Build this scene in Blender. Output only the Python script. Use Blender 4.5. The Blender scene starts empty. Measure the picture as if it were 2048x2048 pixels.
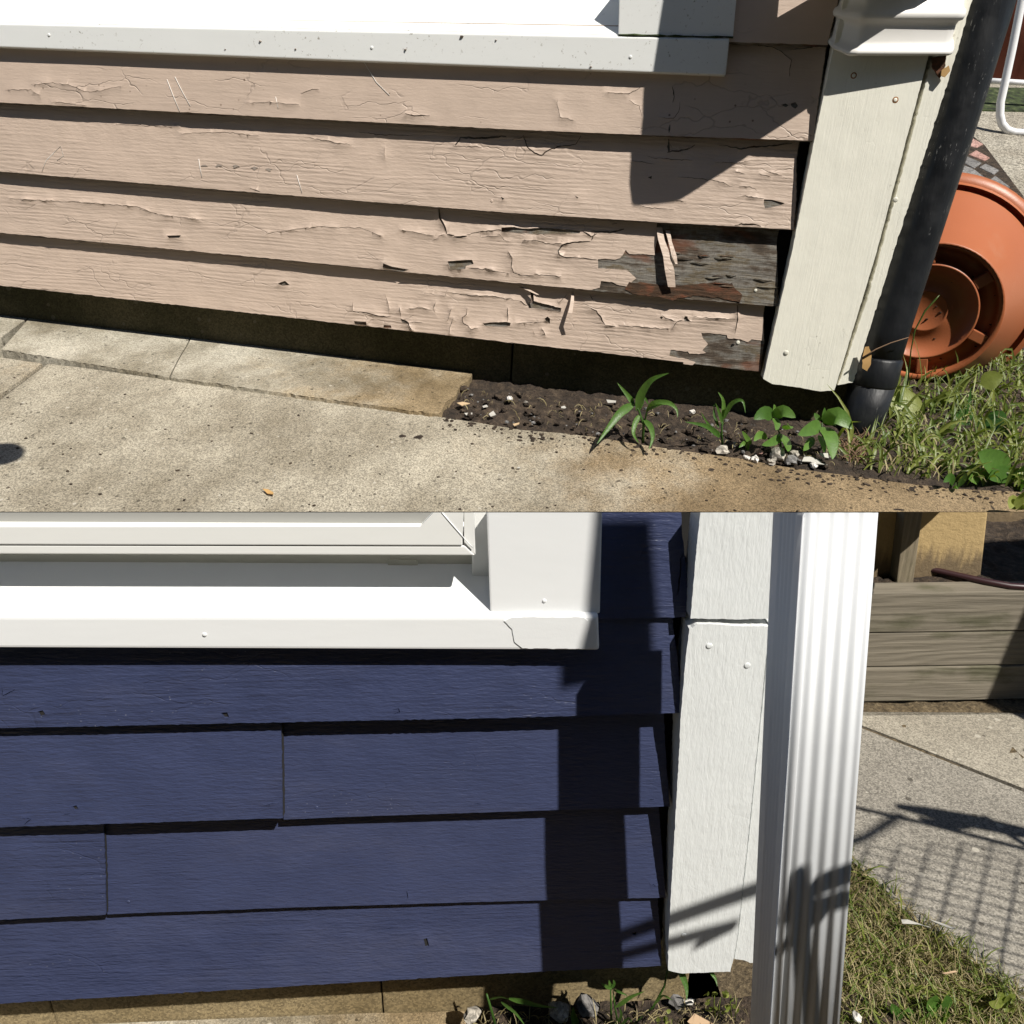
import bpy, bmesh, math, random
import numpy as np
from mathutils import Vector, Matrix, geometry, noise

random.seed(7)
V = Vector

# ------------------------------------------------------------------ camera
SC = bpy.context.scene
PITCH = math.radians(22)
CAM = V((0, 0, 1.55))
FOC, CEN = 1560.0, 1024.0                      # focal length and centre of a 2048 px wide picture
RIGHT, DOWN, FWD = V((1, 0, 0)), V((0, -math.sin(PITCH), -math.cos(PITCH))), V((0, math.cos(PITCH), -math.sin(PITCH)))
cd = bpy.data.cameras.new('camera')
cam = bpy.data.objects.new('camera', cd)
SC.collection.objects.link(cam)
cam.location = CAM
cam.rotation_euler = (math.pi / 2 - PITCH, 0, 0)
cd.sensor_width = 36
cd.lens = 36 * FOC / 2048
cd.clip_start, cd.clip_end = 0.01, 500
SC.camera = cam

# ------------------------------------------------------------------ sun and sky
def c2w(v):
    return RIGHT * v[0] + DOWN * v[1] + FWD * v[2]

SUN = c2w((.42, -.56, -.75)).normalized()      # towards the sun
wd = bpy.data.worlds.new('World')
SC.world = wd
wd.use_nodes = True
nt = wd.node_tree
sky = nt.nodes.new('ShaderNodeTexSky')
sky.sky_type = 'NISHITA'
sky.sun_disc = False
sky.air_density = 0.8
sky.dust_density = 0.2
sky.sun_elevation = math.asin(SUN.z)
sky.sun_rotation = math.atan2(SUN.x, SUN.y)
nt.nodes['Background'].inputs[1].default_value = 0.06
nt.links.new(sky.outputs[0], nt.nodes['Background'].inputs[0])
sl = bpy.data.lights.new('sun', 'SUN')
sl.energy = 5.0
sl.angle = math.radians(0.53)
sl.color = (1.0, .955, .88)
sun = bpy.data.objects.new('sun', sl)
SC.collection.objects.link(sun)
sun.rotation_euler = SUN.to_track_quat('Z', 'Y').to_euler()
sun.location = (2, -3, 5)
vs = SC.view_settings
vs.view_transform = 'Standard'
vs.look = 'None'
vs.gamma = 1
vs.use_curve_mapping = False
vs.exposure = 0.31
SC.cycles.max_bounces = 4
SC.cycles.diffuse_bounces = 3
SC.cycles.glossy_bounces = 2
SC.cycles.transmission_bounces = 2
SC.cycles.use_adaptive_sampling = True
SC.cycles.adaptive_threshold = .02
SC.cycles.use_denoising = True

# ------------------------------------------------------------------ the two house corners: a frame each
# local axes of a frame: X right along the wall, Y into the wall, Z up
class Frame:
    def __init__(self, theta, uy, uz, org, dist, keep):
        th = math.radians(theta)
        u = V((1, uy, uz)).normalized()
        up0 = V((0, -math.cos(th), -math.sin(th)))
        up = (up0 - u * up0.dot(u)).normalized()
        n = u.cross(up)
        if n.z > 0:
            n = -n
        self.u, self.up, self.n = u, up, n
        self.O = V(((org[0] - CEN) / FOC, (org[1] - CEN) / FOC, 1)) * dist
        X, Y, Z, O = c2w(u), c2w(-n), c2w(up), CAM + c2w(self.O)
        self.M = Matrix(((X.x, Y.x, Z.x, O.x), (X.y, Y.y, Z.y, O.y), (X.z, Y.z, Z.z, O.z), (0, 0, 0, 1)))
        self.eye = self.loc(V((0, 0, 0)))
        self.cutn = V((u.y, -n.y, up.y)) * keep    # keep the side this points to
        self.sun = V((self.M.to_3x3().transposed() @ SUN))

    def loc(self, P):
        q = P - self.O
        return V((q.dot(self.u), -q.dot(self.n), q.dot(self.up)))

    def dirn(self, p):
        r = V(((p[0] - CEN) / FOC, (p[1] - CEN) / FOC, 1))
        return V((r.dot(self.u), -r.dot(self.n), r.dot(self.up)))

    def plane(self, p, o, n):                      # sight line p meets the plane through o with normal n
        d = self.dirn(p)
        return self.eye + d * ((o - self.eye).dot(n) / d.dot(n))

    def w(self, p, d=0.0):                         # on the wall plane, d metres in front of it
        return self.plane(p, V((0, -d, 0)), V((0, 1, 0)))

    def g(self, p, h, sx=0.0, sy=None):            # on the ground (slightly tilted)
        sy = self.sy if sy is None else sy
        return self.plane(p, V((0, 0, h)), V((-sx, -sy, 1)))

    def px(self, q):
        P = self.O + self.u * q.x - self.n * q.y + self.up * q.z
        return (CEN + FOC * P.x / P.z, CEN + FOC * P.y / P.z)

A = Frame(22, .118, -.12, (1024, 420), 1.30, -1)
B = Frame(22, -.006, .05, (700, 1620), 0.80, 1)
A.sy, B.sy = .19, 0.0                         # the walk rises a little towards the upper house

def zz(x0, y0, s, pts):
    return [(x0 + x / s, y0 + y / s) for x, y in pts]

# ------------------------------------------------------------------ materials
MATS = {}
class NB:
    def __init__(self, name):
        m = bpy.data.materials.new(name)
        m.use_nodes = True
        self.m, self.t = m, m.node_tree
        self.bs = self.t.nodes['Principled BSDF']
        MATS[name] = m

    def set(self, sock, v):
        if isinstance(v, bpy.types.NodeSocket):
            self.t.links.new(v, sock)
        elif isinstance(v, (tuple, list)) and sock.type == 'RGBA':
            sock.default_value = (*v[:3], 1)
        else:
            sock.default_value = v

    def node(self, typ, ins=None, out=0, **kw):
        n = self.t.nodes.new('ShaderNode' + typ)
        for k, v in kw.items():
            setattr(n, k, v)
        for k, v in (ins or {}).items():
            self.set(n.inputs[k], v)
        return n.outputs[out]

    def co(self, s=(1, 1, 1), rnd=0.0, rot=(0, 0, 0)):
        v = self.node('TexCoord', out=3)
        if rnd:
            r = self.node('ObjectInfo', out=5)
            r = self.math('MULTIPLY', r, rnd)
            v = self.node('VectorMath', {0: v, 1: self.node('CombineXYZ', {0: r, 1: r, 2: r})}, operation='ADD')
        return self.node('Mapping', {0: v, 2: rot, 3: s})

    def noise(self, v, scale, detail=4, rough=.55, dist=0.0, out=0):
        return self.node('TexNoise', {'Vector': v, 'Scale': scale, 'Detail': detail, 'Roughness': rough, 'Distortion': dist}, out=out)

    def vor(self, v, scale, feature='F1', out=0, rand=1.0):
        return self.node('TexVoronoi', {'Vector': v, 'Scale': scale, 'Randomness': rand}, out=out, feature=feature)

    def wave(self, v, scale, dist=0, detail=2, dscale=1, bands='Z'):
        return self.node('TexWave', {'Vector': v, 'Scale': scale, 'Distortion': dist, 'Detail': detail, 'Detail Scale': dscale}, out=1, bands_direction=bands)

    def math(self, op, a, b=0.0, c=0.0):
        return self.node('Math', {0: a, 1: b, 2: c}, operation=op)

    def rng(self, v, a, b, c=0.0, d=1.0, smooth=True):
        return self.node('MapRange', {0: v, 1: a, 2: b, 3: c, 4: d}, interpolation_type='SMOOTHSTEP' if smooth else 'LINEAR')

    def ramp(self, f, stops):
        n = self.t.nodes.new('ShaderNodeValToRGB')
        self.set(n.inputs[0], f)
        e = n.color_ramp.elements
        while len(e) < len(stops):
            e.new(.5)
        for el, (p, c) in zip(e, stops):
            el.position = p
            el.color = (*c, 1)
        return n.outputs[0]

    def mix(self, f, a, b, blend='MIX'):
        n = self.t.nodes.new('ShaderNodeMix')
        n.data_type = 'RGBA'
        n.blend_type = blend
        self.set(n.inputs[0], f)
        self.set(n.inputs[6], a)
        self.set(n.inputs[7], b)
        return n.outputs[2]

    def mul(self, col, f, lo, hi):                 # darken / lighten a colour by a 0..1 factor
        v = self.rng(f, 0, 1, lo, hi, False)
        return self.mix(1.0, col, self.node('CombineColor', {0: v, 1: v, 2: v}), 'MULTIPLY')

    def bump(self, h, dist, strength=1.0, nrm=None):
        i = {'Height': h, 'Distance': dist, 'Strength': strength}
        if nrm is not None:
            i['Normal'] = nrm
        return self.node('Bump', i)

    def sep(self, v):
        n = self.t.nodes.new('ShaderNodeSeparateXYZ')
        self.set(n.inputs[0], v)
        return n.outputs

    def done(self, col, rough=.6, nrm=None, spec=.5, **kw):
        self.set(self.bs.inputs['Base Color'], col)
        self.set(self.bs.inputs['Roughness'], rough)
        self.bs.inputs['Specular IOR Level'].default_value = spec
        if nrm is not None:
            self.set(self.bs.inputs['Normal'], nrm)
        for k, v in kw.items():
            self.set(self.bs.inputs[k.replace('_', ' ')], v)
        return self.m

def paint(name, col, rough, grain=1.0, crack=.6, gx=5, gz=150, dirt=.12, fine=1.0, rnd=7.0, wav=.5, vert=False, spec=.5, specks=None, dark=.45, dust=None):
    b = NB(name)
    sc = (lambda x, z: (z, z, x) if vert else (x, z, z))
    mid = b.noise(b.co(sc(5, 13), rnd), 1.0, 3)              # where the grain shows, where the paint is tired
    fade = b.rng(mid, .35, .65, .15, 1.0)
    g1 = b.noise(b.co(sc(gx, gz), rnd), 1.0, 4, .62, .25)
    br = b.noise(b.co(sc(90, 380), rnd), 1.0, 2, .6)
    lump = b.noise(b.co((26, 26, 26), rnd), 1.0, 3)
    h = b.math('MULTIPLY', g1, fade)
    if wav:
        w = b.wave(b.co(sc(1.0, 7), rnd), 6.5, 9.0, 2, .9, 'X' if vert else 'Z')
        h = b.math('MULTIPLY_ADD', b.math('MULTIPLY', w, fade), wav * .5, h)
    h = b.math('MULTIPLY_ADD', br, .4 * fine, h)
    h = b.math('MULTIPLY_ADD', lump, .8, h)
    wob = b.node('VectorMath', {0: b.co(sc(9, 34), rnd), 1: b.node('VectorMath', {0: b.noise(b.co((14, 14, 14), rnd), 1.0, 3, .6, 0, 1), 'Scale': 1.2}, operation='SCALE')}, operation='ADD')
    line = b.rng(b.vor(wob, 1.0, 'DISTANCE_TO_EDGE'), 0.0, .028, 1, 0)
    tired = b.rng(mid, .5, .60)
    cr = b.math('MULTIPLY', b.math('MULTIPLY', line, tired), crack)
    h = b.math('MULTIPLY_ADD', cr, -1.3 / max(grain, .3), h)
    n = b.bump(h, .0008 * grain, 1.0)
    c = b.mul(col, lump, 1 - dirt, 1 + dirt)
    c = b.mul(c, g1, 1 - dirt * .7, 1 + dirt * .7)
    c = b.mul(c, mid, 1 + dirt, 1 - dirt)
    c = b.mix(b.math('MULTIPLY', cr, dark), c, tuple(x * .25 for x in col))
    if dust:
        du = b.rng(b.noise(b.co((3, 3, 9), rnd), 1.0, 4, .7), .45, .75)
        c = b.mix(b.math('MULTIPLY', b.math('MULTIPLY', du, br), dust[1]), c, dust[0])
    if specks:
        sp = b.vor(b.co((1, 1, 1)), specks[0], 'F1')
        sel = b.math('MULTIPLY', b.rng(sp, .07, .13, 1, 0), b.rng(mid, specks[2] - .06, specks[2] + .04))
        c = b.mix(b.math('MULTIPLY', sel, specks[3]), c, specks[1])
    return b.done(c, b.rng(lump, 0, 1, rough - .08, rough + .1, False), n, spec)

PEACH = (.52, .408, .328)
paint('peach_paint', PEACH, .55, grain=.9, crack=.55, gx=9, gz=120, dirt=.08, specks=(60, (.12, .07, .04), .56, .8), dark=.5, wav=.2)
paint('peach_paint_rough', PEACH, .55, grain=1.7, crack=.42, gx=7, gz=80, dirt=.1, wav=.45, dark=.45)
paint('navy_paint', (.037, .047, .102), .40, spec=.45, dust=((.12, .12, .16), .35), fine=1.5, grain=1.9, crack=.22, gx=11, gz=170, dirt=.17, specks=(150, (.22, .23, .28), .60, .4), dark=.3, wav=.2)
paint('navy_paint_fine', (.037, .047, .102), .42, spec=.45, dust=((.12, .12, .16), .30), fine=2.0, grain=1.2, crack=.12, gx=30, gz=260, dirt=.12, specks=(170, (.22, .23, .28), .62, .4), wav=0)
paint('old_white_paint', (.88, .86, .75), .5, grain=.7, crack=.08, gx=8, gz=330, dirt=.05, vert=True, specks=(55, (.25, .22, .15), .6, .5), wav=.1, dark=.3)
paint('fresh_white_paint', (.74, .76, .75), .42, grain=1.0, crack=.06, gx=24, gz=150, dirt=.02, vert=True, wav=0, fine=1.6, dark=.05)
def clean(name, col, rough, dirt=.05, specks=None, bumpd=.0003, streak=False):
    b = NB(name)
    p = b.co((1, 1, 1))
    lump = b.noise(b.co((9, 30, 30)), 1.0, 3)
    c = b.mul(col, b.noise(b.co((3, 25, 25)) if streak else b.co((8, 8, 8)), 1.0, 5, .6), 1 - dirt, 1 + dirt * .5)
    if specks:
        f = b.rng(b.noise(p, specks[0], 5, .7), specks[1], specks[1] + .07)
        f = b.math('MULTIPLY', f, b.rng(b.noise(b.co((5, 5, 5)), 1.0, 3), .42, .62))
        c = b.mix(b.math('MULTIPLY', f, specks[3]), c, specks[2])
    return b.done(c, b.rng(lump, 0, 1, rough - .06, rough + .08, False), b.bump(b.math('MULTIPLY_ADD', b.noise(p, 500, 2), .1, lump), bumpd), .5)
clean('sill_aluminium', (.83, .84, .82), .38, .05, (140, .60, (.24, .21, .15), .75))
clean('white_vinyl', (.80, .80, .77), .35, .03)
clean('cream_vinyl', (.66, .64, .55), .42, .05, streak=True)
clean('sill_paint', (.82, .83, .83), .33, .02, bumpd=.0004)
clean('downspout_white', (.63, .645, .66), .55, .05, (120, .64, (.35, .33, .30), .4), bumpd=.0002)
clean('downspout_dirty', (.82, .80, .76), .4, .08, (70, .60, (.13, .09, .06), .85))
clean('white_metal', (.8, .8, .8), .35, .03)
clean('grey_metal', (.35, .36, .37), .5, .08)
clean('shadow_grey', (.33, .325, .30), .5, .04)
clean('rust', (.32, .13, .03), .8, .3)
clean('pale_nail', (.66, .64, .55), .45, .05)
clean('brick_red', (.20, .045, .022), .6, .2)
clean('dark_gap', (.012, .011, .010), .9, .1)
clean('maroon_rubber', (.035, .012, .014), .4, .1)
clean('caulk', (.80, .81, .81), .4, .02, bumpd=.0006)
clean('paint_chip', (.50, .48, .43), .7, .3, bumpd=.002)
clean('dry_leaf', (.50, .30, .11), .7, .25)
clean('dry_leaf_pale', (.55, .40, .24), .75, .2)
clean('scuff', (.30, .25, .21), .7, .2)
clean('cobweb', (.80, .78, .74), .6, .05)
clean('twig', (.20, .12, .07), .8, .2)
clean('tan_cardboard', (.52, .36, .22), .8, .1)

b = NB('weathered_wood')
g = b.noise(b.co((7, 240, 240), 5), 1.0, 6, .7, .3)
pat = b.noise(b.co((14, 14, 40), 5), 1.0, 5, .65)
thread = b.math('MULTIPLY', b.noise(b.co((700, 700, 60), 3), 1.0, 2), g)
c = b.ramp(pat, [(.28, (.022, .014, .009)), (.42, (.085, .062, .042)), (.52, (.20, .185, .16)), (.60, (.13, .10, .06)), (.70, (.24, .225, .19)), (.8, (.10, .07, .035))])
c = b.mul(c, g, .35, 1.6)
c = b.mul(c, thread, .6, 1.9)
red = b.rng(b.noise(b.co((9, 9, 22), 2), 1.0, 3), .60, .68)
c = b.mix(b.math('MULTIPLY', red, .55), c, (.16, .05, .02))
b.done(c, .85, b.bump(b.math('ADD', g, b.math('MULTIPLY', pat, .6)), .0022))

b = NB('rotten_wood')
g = b.noise(b.co((16, 160, 160), 5), 1.0, 6, .75, .5)
pat = b.noise(b.co((22, 22, 50), 5), 1.0, 5, .65)
c = b.ramp(pat, [(.3, (.020, .012, .007)), (.5, (.075, .038, .018)), (.62, (.15, .05, .022)), (.75, (.12, .085, .05))])
c = b.mul(c, g, .4, 1.6)
b.done(c, .9, b.bump(g, .004))

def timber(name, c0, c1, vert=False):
    b = NB(name)
    sc = (lambda x, z: (z, z, x) if vert else (x, z, z))
    g = b.noise(b.co(sc(5, 150), 9), 1.0, 6, .7, .6)
    w = b.wave(b.co(sc(1.6, 9), 9), 2.2, 14, 3, .8, 'X' if vert else 'Z')
    mo = b.noise(b.co(sc(6, 14), 9), 1.0, 5, .6)
    c = b.mix(g, c0, c1)
    c = b.mul(c, w, .9, 1.06)
    c = b.mix(b.math('MULTIPLY', b.rng(mo, .5, .72), .7), c, (.055, .058, .022))
    return b.done(c, .85, b.bump(b.math('MULTIPLY_ADD', w, .4, g), .0015))
timber('grey_timber', (.085, .072, .052), (.29, .255, .195))
timber('post_timber', (.12, .095, .06), (.33, .275, .19), True)

def concrete(name, c0, c1, grain=330, stain=None, dark=.7, rough=.9, peb=45, lo=.55, hi=1.25, bd=.0014, flat=1.0):
    b = NB(name)
    p = b.co((1, flat, 1))
    cs = b.sep(b.vor(p, grain, 'F1', out=1))
    n1 = b.noise(p, 5, 5, .65)
    n2 = b.noise(p, 55, 4, .7)
    c = b.mix(b.rng(n1, .3, .7), c0, c1)
    c = b.mul(c, cs[0], lo, hi)
    c = b.mul(c, n2, .84, 1.16)
    v2 = b.t.nodes.new('ShaderNodeTexVoronoi')               # sparse darker and paler stones
    b.t.links.new(p, v2.inputs['Vector'])
    v2.inputs['Scale'].default_value = peb
    sid = b.sep(v2.outputs[1])
    size = b.rng(sid[0], 0, 1, .06, .26, False)
    msk = b.math('MULTIPLY', b.math('LESS_THAN', v2.outputs[0], size), b.math('GREATER_THAN', sid[1], .62))
    c = b.mix(b.math('MULTIPLY', msk, dark), c, b.mix(b.math('GREATER_THAN', sid[2], .72), (.05, .042, .032), (.52, .48, .40)))
    if stain:
        xyz = b.sep(p)
        m = b.math('ADD', xyz[0], b.math('MULTIPLY', b.math('SUBTRACT', b.noise(p, 7, 6, .7), .5), .9))
        m = b.rng(m, stain[0], stain[1])
        c = b.mix(b.math('MULTIPLY', m, stain[3]), c, b.mix(1.0, c, stain[2], 'MULTIPLY'))
    h = b.math('MULTIPLY_ADD', cs[1], .7, b.math('MULTIPLY', n2, .6))
    h = b.math('MULTIPLY_ADD', msk, -.5, h)
    return b.done(c, rough, b.bump(h, bd), .3)
concrete('walk_concrete', (.24, .207, .150), (.46, .415, .325), 640, (.0, .42, (.64, .51, .36), .95), peb=95, flat=.8, lo=.5, hi=1.3)
concrete('ledge_concrete', (.20, .17, .115), (.52, .48, .39), 560, (-.15, .25, (.66, .53, .36), .9), peb=80, lo=.6, hi=1.25)
concrete('patio_concrete', (.27, .24, .19), (.36, .33, .27), 260, lo=.4, hi=1.5)
concrete('path_concrete', (.24, .22, .185), (.31, .285, .24), 420, lo=.55, hi=1.35)
concrete('path_concrete_pale', (.30, .27, .215), (.37, .335, .27), 420, lo=.6, hi=1.3)
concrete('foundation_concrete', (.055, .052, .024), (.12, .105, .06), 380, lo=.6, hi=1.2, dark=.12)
concrete('foundation_tan', (.20, .15, .075), (.32, .25, .14), 380, lo=.6, hi=1.2, dark=.12)
concrete('grey_paver', (.13, .125, .12), (.24, .23, .22), 240)
concrete('pink_paver', (.36, .20, .16), (.46, .28, .24), 240)
concrete('stone', (.30, .27, .22), (.52, .48, .42), 300, peb=80)
concrete('white_stone', (.62, .58, .52), (.78, .75, .70), 300, dark=.2)

b = NB('soil')
p = b.co((1, 1, 1))
n1, n2 = b.noise(p, 60, 6, .75), b.noise(p, 9, 5)
c = b.ramp(n1, [(.3, (.012, .008, .005)), (.5, (.050, .034, .022)), (.66, (.12, .085, .055)), (.8, (.2, .15, .1))])
c = b.mul(c, n2, .55, 1.5)
b.done(c, .95, b.bump(b.math('ADD', n1, b.math('MULTIPLY', b.noise(p, 260, 4), .5)), .012))
b = NB('thatch')
n1, n2 = b.noise(b.co((1, 1, 1)), 120, 6, .75), b.noise(b.co((1, 1, 1)), 12, 5)
c = b.ramp(n1, [(.3, (.035, .025, .014)), (.5, (.15, .11, .06)), (.7, (.34, .26, .15))])
b.done(b.mul(c, n2, .6, 1.5), .95, b.bump(n1, .012))
b = NB('stucco')
p = b.co((1, 1, 1))
n1 = b.noise(p, 70, 6, .7)
xyz = b.sep(p)
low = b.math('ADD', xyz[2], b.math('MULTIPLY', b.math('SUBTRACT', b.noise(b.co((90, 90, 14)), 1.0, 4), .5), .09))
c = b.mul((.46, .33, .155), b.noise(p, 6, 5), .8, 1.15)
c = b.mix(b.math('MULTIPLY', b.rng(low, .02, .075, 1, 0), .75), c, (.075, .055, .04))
c = b.mix(b.math('MULTIPLY', b.rng(b.noise(p, 45, 4, .7), .66, .72), .7), c, (.1, .07, .04))
b.done(c, .9, b.bump(n1, .003))
b = NB('moss')
n1 = b.noise(b.co((1, 1, 1)), 40, 5)
b.done(b.ramp(n1, [(.35, (.010, .014, .006)), (.6, (.045, .065, .018)), (.75, (.15, .14, .09))]), .95, b.bump(n1, .01))
b = NB('terracotta')
p = b.co((1, 1, 1))
sp = b.rng(b.noise(p, 26, 4, .6), .70, .73)
c = b.mul((.40, .125, .050), b.noise(p, 9, 4), .92, 1.06)
c = b.mix(b.math('MULTIPLY', sp, .5), c, (.24, .07, .03))
c = b.mix(b.math('MULTIPLY', b.rng(b.noise(b.co((5, 5, 5)), 1.0, 5, .7), .5, .75), .22), c, (.5, .34, .24))
b.done(c, .42, b.bump(b.noise(p, 350, 3), .0002), .45)
b = NB('black_plastic')
p = b.co((1, 1, 1))
scuff = b.math('MULTIPLY', b.rng(b.noise(b.co((260, 260, 60)), 1.0, 5, .75), .60, .68), b.rng(b.noise(b.co((9, 9, 5)), 1.0, 3), .50, .62))
c = b.mix(b.math('MULTIPLY', scuff, .75), (.010, .011, .013), (.42, .42, .40))
c = b.mul(c, b.noise(p, 25, 4), .6, 1.6)
b.done(c, b.rng(b.noise(p, 30, 4), .3, .7, .32, .6, False), b.bump(b.noise(b.co((30, 30, 9)), 1.0, 4), .003), .4)

def leafy(name, c0, c1, trans=.35, rough=.42):
    b = NB(name)
    a = b.node('Attribute', attribute_name='tone', out=2)
    c = b.mix(a, c0, c1)
    c = b.mul(c, b.noise(b.co((120, 120, 120)), 1.0, 4), .7, 1.3)
    b.done(c, rough, b.bump(b.noise(b.co((400, 400, 400)), 1.0, 2), .0005), .5)
    tr = b.node('BsdfTranslucent', {0: b.mix(1.0, c, (1.3, 1.5, .5), 'MULTIPLY')})
    mx = b.node('MixShader', {0: trans, 1: b.bs.outputs[0], 2: tr})
    b.t.links.new(mx, b.t.nodes['Material Output'].inputs[0])
    return b.m
clean('added_hedge_leaf', (.05, .09, .03), .6, .3)
leafy('leaf_green', (.055, .13, .022), (.14, .26, .05))
leafy('leaf_dark', (.025, .075, .016), (.06, .14, .03), rough=.32)
leafy('leaf_yellow', (.16, .20, .035), (.30, .33, .09))
leafy('grass_green', (.09, .14, .026), (.26, .29, .07))
leafy('grass_dry', (.20, .16, .075), (.42, .35, .19), .25, .6)

# ------------------------------------------------------------------ mesh helpers
COL = SC.collection
def col_add(o):
    COL.objects.link(o)
    return o

def clip_bm(bm, fr, cap=True, o=None, n=None):
    if not bm.verts:
        return
    if n is None:
        o = fr.eye + fr.cutn.normalized() * .0004
        n = fr.cutn.normalized()
    if all((v.co - o).dot(n) >= 0 for v in bm.verts):
        return
    r = bmesh.ops.bisect_plane(bm, geom=bm.verts[:] + bm.edges[:] + bm.faces[:], plane_co=o, plane_no=n, clear_inner=True, clear_outer=False)
    if cap:
        es = [e for e in r['geom_cut'] if isinstance(e, bmesh.types.BMEdge) and e.is_boundary]
        if es:
            try:
                bmesh.ops.holes_fill(bm, edges=es, sides=0)
            except Exception:
                pass

class MB:
    """collects shapes in frame coordinates; build() links them as one mesh object"""
    def __init__(self):
        self.bm = bmesh.new()
        self.tone = None

    def face(self, vs, mi=0, smooth=False):
        try:
            f = self.bm.faces.new(vs)
        except ValueError:
            return None
        f.material_index = mi
        f.smooth = smooth
        return f

    def hexa(self, p, bev=0.0, seg=2, mi=0):
        """p: 8 corners, 0-3 one side in order round, 4-7 the opposite side"""
        vs = [self.bm.verts.new(q) for q in p]
        fs = [self.face([vs[i] for i in q], mi) for q in ((3, 2, 1, 0), (4, 5, 6, 7), (0, 1, 5, 4), (1, 2, 6, 5), (2, 3, 7, 6), (3, 0, 4, 7))]
        if bev:
            es = list({e for f in fs for e in f.edges})
            bmesh.ops.bevel(self.bm, geom=es, offset=bev, segments=seg, profile=.6, affect='EDGES')
        return self

    def box(self, x0, x1, y0, y1, z0, z1, bev=0.0, seg=2):
        return self.hexa([V((x0, y0, z0)), V((x1, y0, z0)), V((x1, y0, z1)), V((x0, y0, z1)), V((x0, y1, z0)), V((x1, y1, z0)), V((x1, y1, z1)), V((x0, y1, z1))], bev, seg)

    def prism(self, poly, back, bev=0.0, mi=0):
        """poly: list of points of the front face; back: offset vector"""
        a = [self.bm.verts.new(q) for q in poly]
        c = [self.bm.verts.new(V(q) + back) for q in poly]
        n = len(a)
        fs = [self.face(a, mi), self.face(c[::-1], mi)]
        for i in range(n):
            fs.append(self.face([a[i], c[i], c[(i + 1) % n], a[(i + 1) % n]], mi))
        if bev:
            bmesh.ops.bevel(self.bm, geom=list({e for f in fs if f for e in f.edges}), offset=bev, segments=2, profile=.6, affect='EDGES')
        return self

    def tube(self, pts, rad, seg=10, mi=0, caps=True):
        pts = [V(p) for p in pts]
        if not hasattr(rad, '__len__'):
            rad = [rad] * len(pts)
        rings = []
        ref = V((.3, .2, 1))
        for i, p in enumerate(pts):
            t = (pts[min(i + 1, len(pts) - 1)] - pts[max(i - 1, 0)]).normalized()
            if abs(t.dot(ref.normalized())) > .95:
                ref = V((1, 0, .1))
            a = t.cross(ref).normalized()
            c = t.cross(a)
            rings.append([self.bm.verts.new(p + (a * math.cos(k * 2 * math.pi / seg) + c * math.sin(k * 2 * math.pi / seg)) * rad[i]) for k in range(seg)])
        for r0, r1 in zip(rings, rings[1:]):
            for k in range(seg):
                self.face([r0[k], r0[(k + 1) % seg], r1[(k + 1) % seg], r1[k]], mi, True)
        if caps:
            self.face(rings[0][::-1], mi)
            self.face(rings[-1], mi)
        return self

    def lathe(self, prof, o, ax, seg=48, mi=0, a0=0, a1=2 * math.pi):
        """prof: (radius, distance along axis)"""
        ax = V(ax).normalized()
        e1 = ax.cross(V((0, 0, 1)) if abs(ax.z) < .9 else V((1, 0, 0))).normalized()
        e2 = ax.cross(e1)
        rings = []
        for r, h in prof:
            rings.append([self.bm.verts.new(o + ax * h + (e1 * math.cos(k * 2 * math.pi / seg) + e2 * math.sin(k * 2 * math.pi / seg)) * r) for k in range(seg)] if r > 1e-6 else [self.bm.verts.new(o + ax * h)])
        for r0, r1 in zip(rings, rings[1:]):
            for k in range(seg):
                q = [r0[k % len(r0)], r0[(k + 1) % len(r0)], r1[(k + 1) % len(r1)], r1[k % len(r1)]]
                q = list(dict.fromkeys(q))
                if len(q) > 2:
                    self.face(q, mi, True)
        return self

    def strip(self, L, R, smooth=True, mi=0, mid=None):
        a = [self.bm.verts.new(q) for q in L]
        c = [self.bm.verts.new(q) for q in R]
        m = [self.bm.verts.new(q) for q in mid] if mid else None
        for i in range(len(a) - 1):
            if m:
                self.face([a[i], m[i], m[i + 1], a[i + 1]], mi, smooth)
                self.face([m[i], c[i], c[i + 1], m[i + 1]], mi, smooth)
            else:
                self.face([a[i], c[i], c[i + 1], a[i + 1]], mi, smooth)
        return self

    def blade(self, path, w, tone=None, fold=.25, side=None, prof=None):
        """a leaf or a blade of grass along path; w = full width at its widest"""
        path = [V(p) for p in path]
        n = len(path)
        L, R, Mi = [], [], []
        for i, p in enumerate(path):
            t = (path[min(i + 1, n - 1)] - path[max(i - 1, 0)]).normalized()
            s = (side or t.cross(V((0.2, -1, .35)))).normalized()
            s = (s - t * s.dot(t)).normalized()
            f = i / (n - 1)
            k = prof(f) if prof else (1 - f) ** .7 * min(1, .35 + f * 3)
            nn = s.cross(t)
            L.append(p - s * w * .5 * k + nn * w * fold * k)
            R.append(p + s * w * .5 * k + nn * w * fold * k)
            Mi.append(p)
        v0 = len(self.bm.verts)
        self.strip(L, R, mid=Mi)
        if tone is not None:
            if self.tone is None:
                self.tone = {}
            self.bm.verts.ensure_lookup_table()
            for i in range(v0, len(self.bm.verts)):
                self.tone[i] = tone
        return self

    def build(self, name, mats, fr, parent=None, base=None, clip=True, recalc=True, edge=None):
        bm = self.bm
        if edge:
            clip_bm(bm, fr, True, edge[0], edge[1])
        if self.tone is not None:
            lay = bm.verts.layers.float.new('tone')
            bm.verts.ensure_lookup_table()
            for i, v in enumerate(bm.verts):
                v[lay] = self.tone.get(i, .5)
        if recalc:
            bmesh.ops.recalc_face_normals(bm, faces=bm.faces[:])
        if clip:
            clip_bm(bm, fr)
        if base is None:
            base = parent['_b'] if parent is not None else V((0, 0, 0))
        base = V(base)
        for v in bm.verts:
            v.co -= base
        me = bpy.data.meshes.new(name)
        bm.to_mesh(me)
        bm.free()
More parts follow.
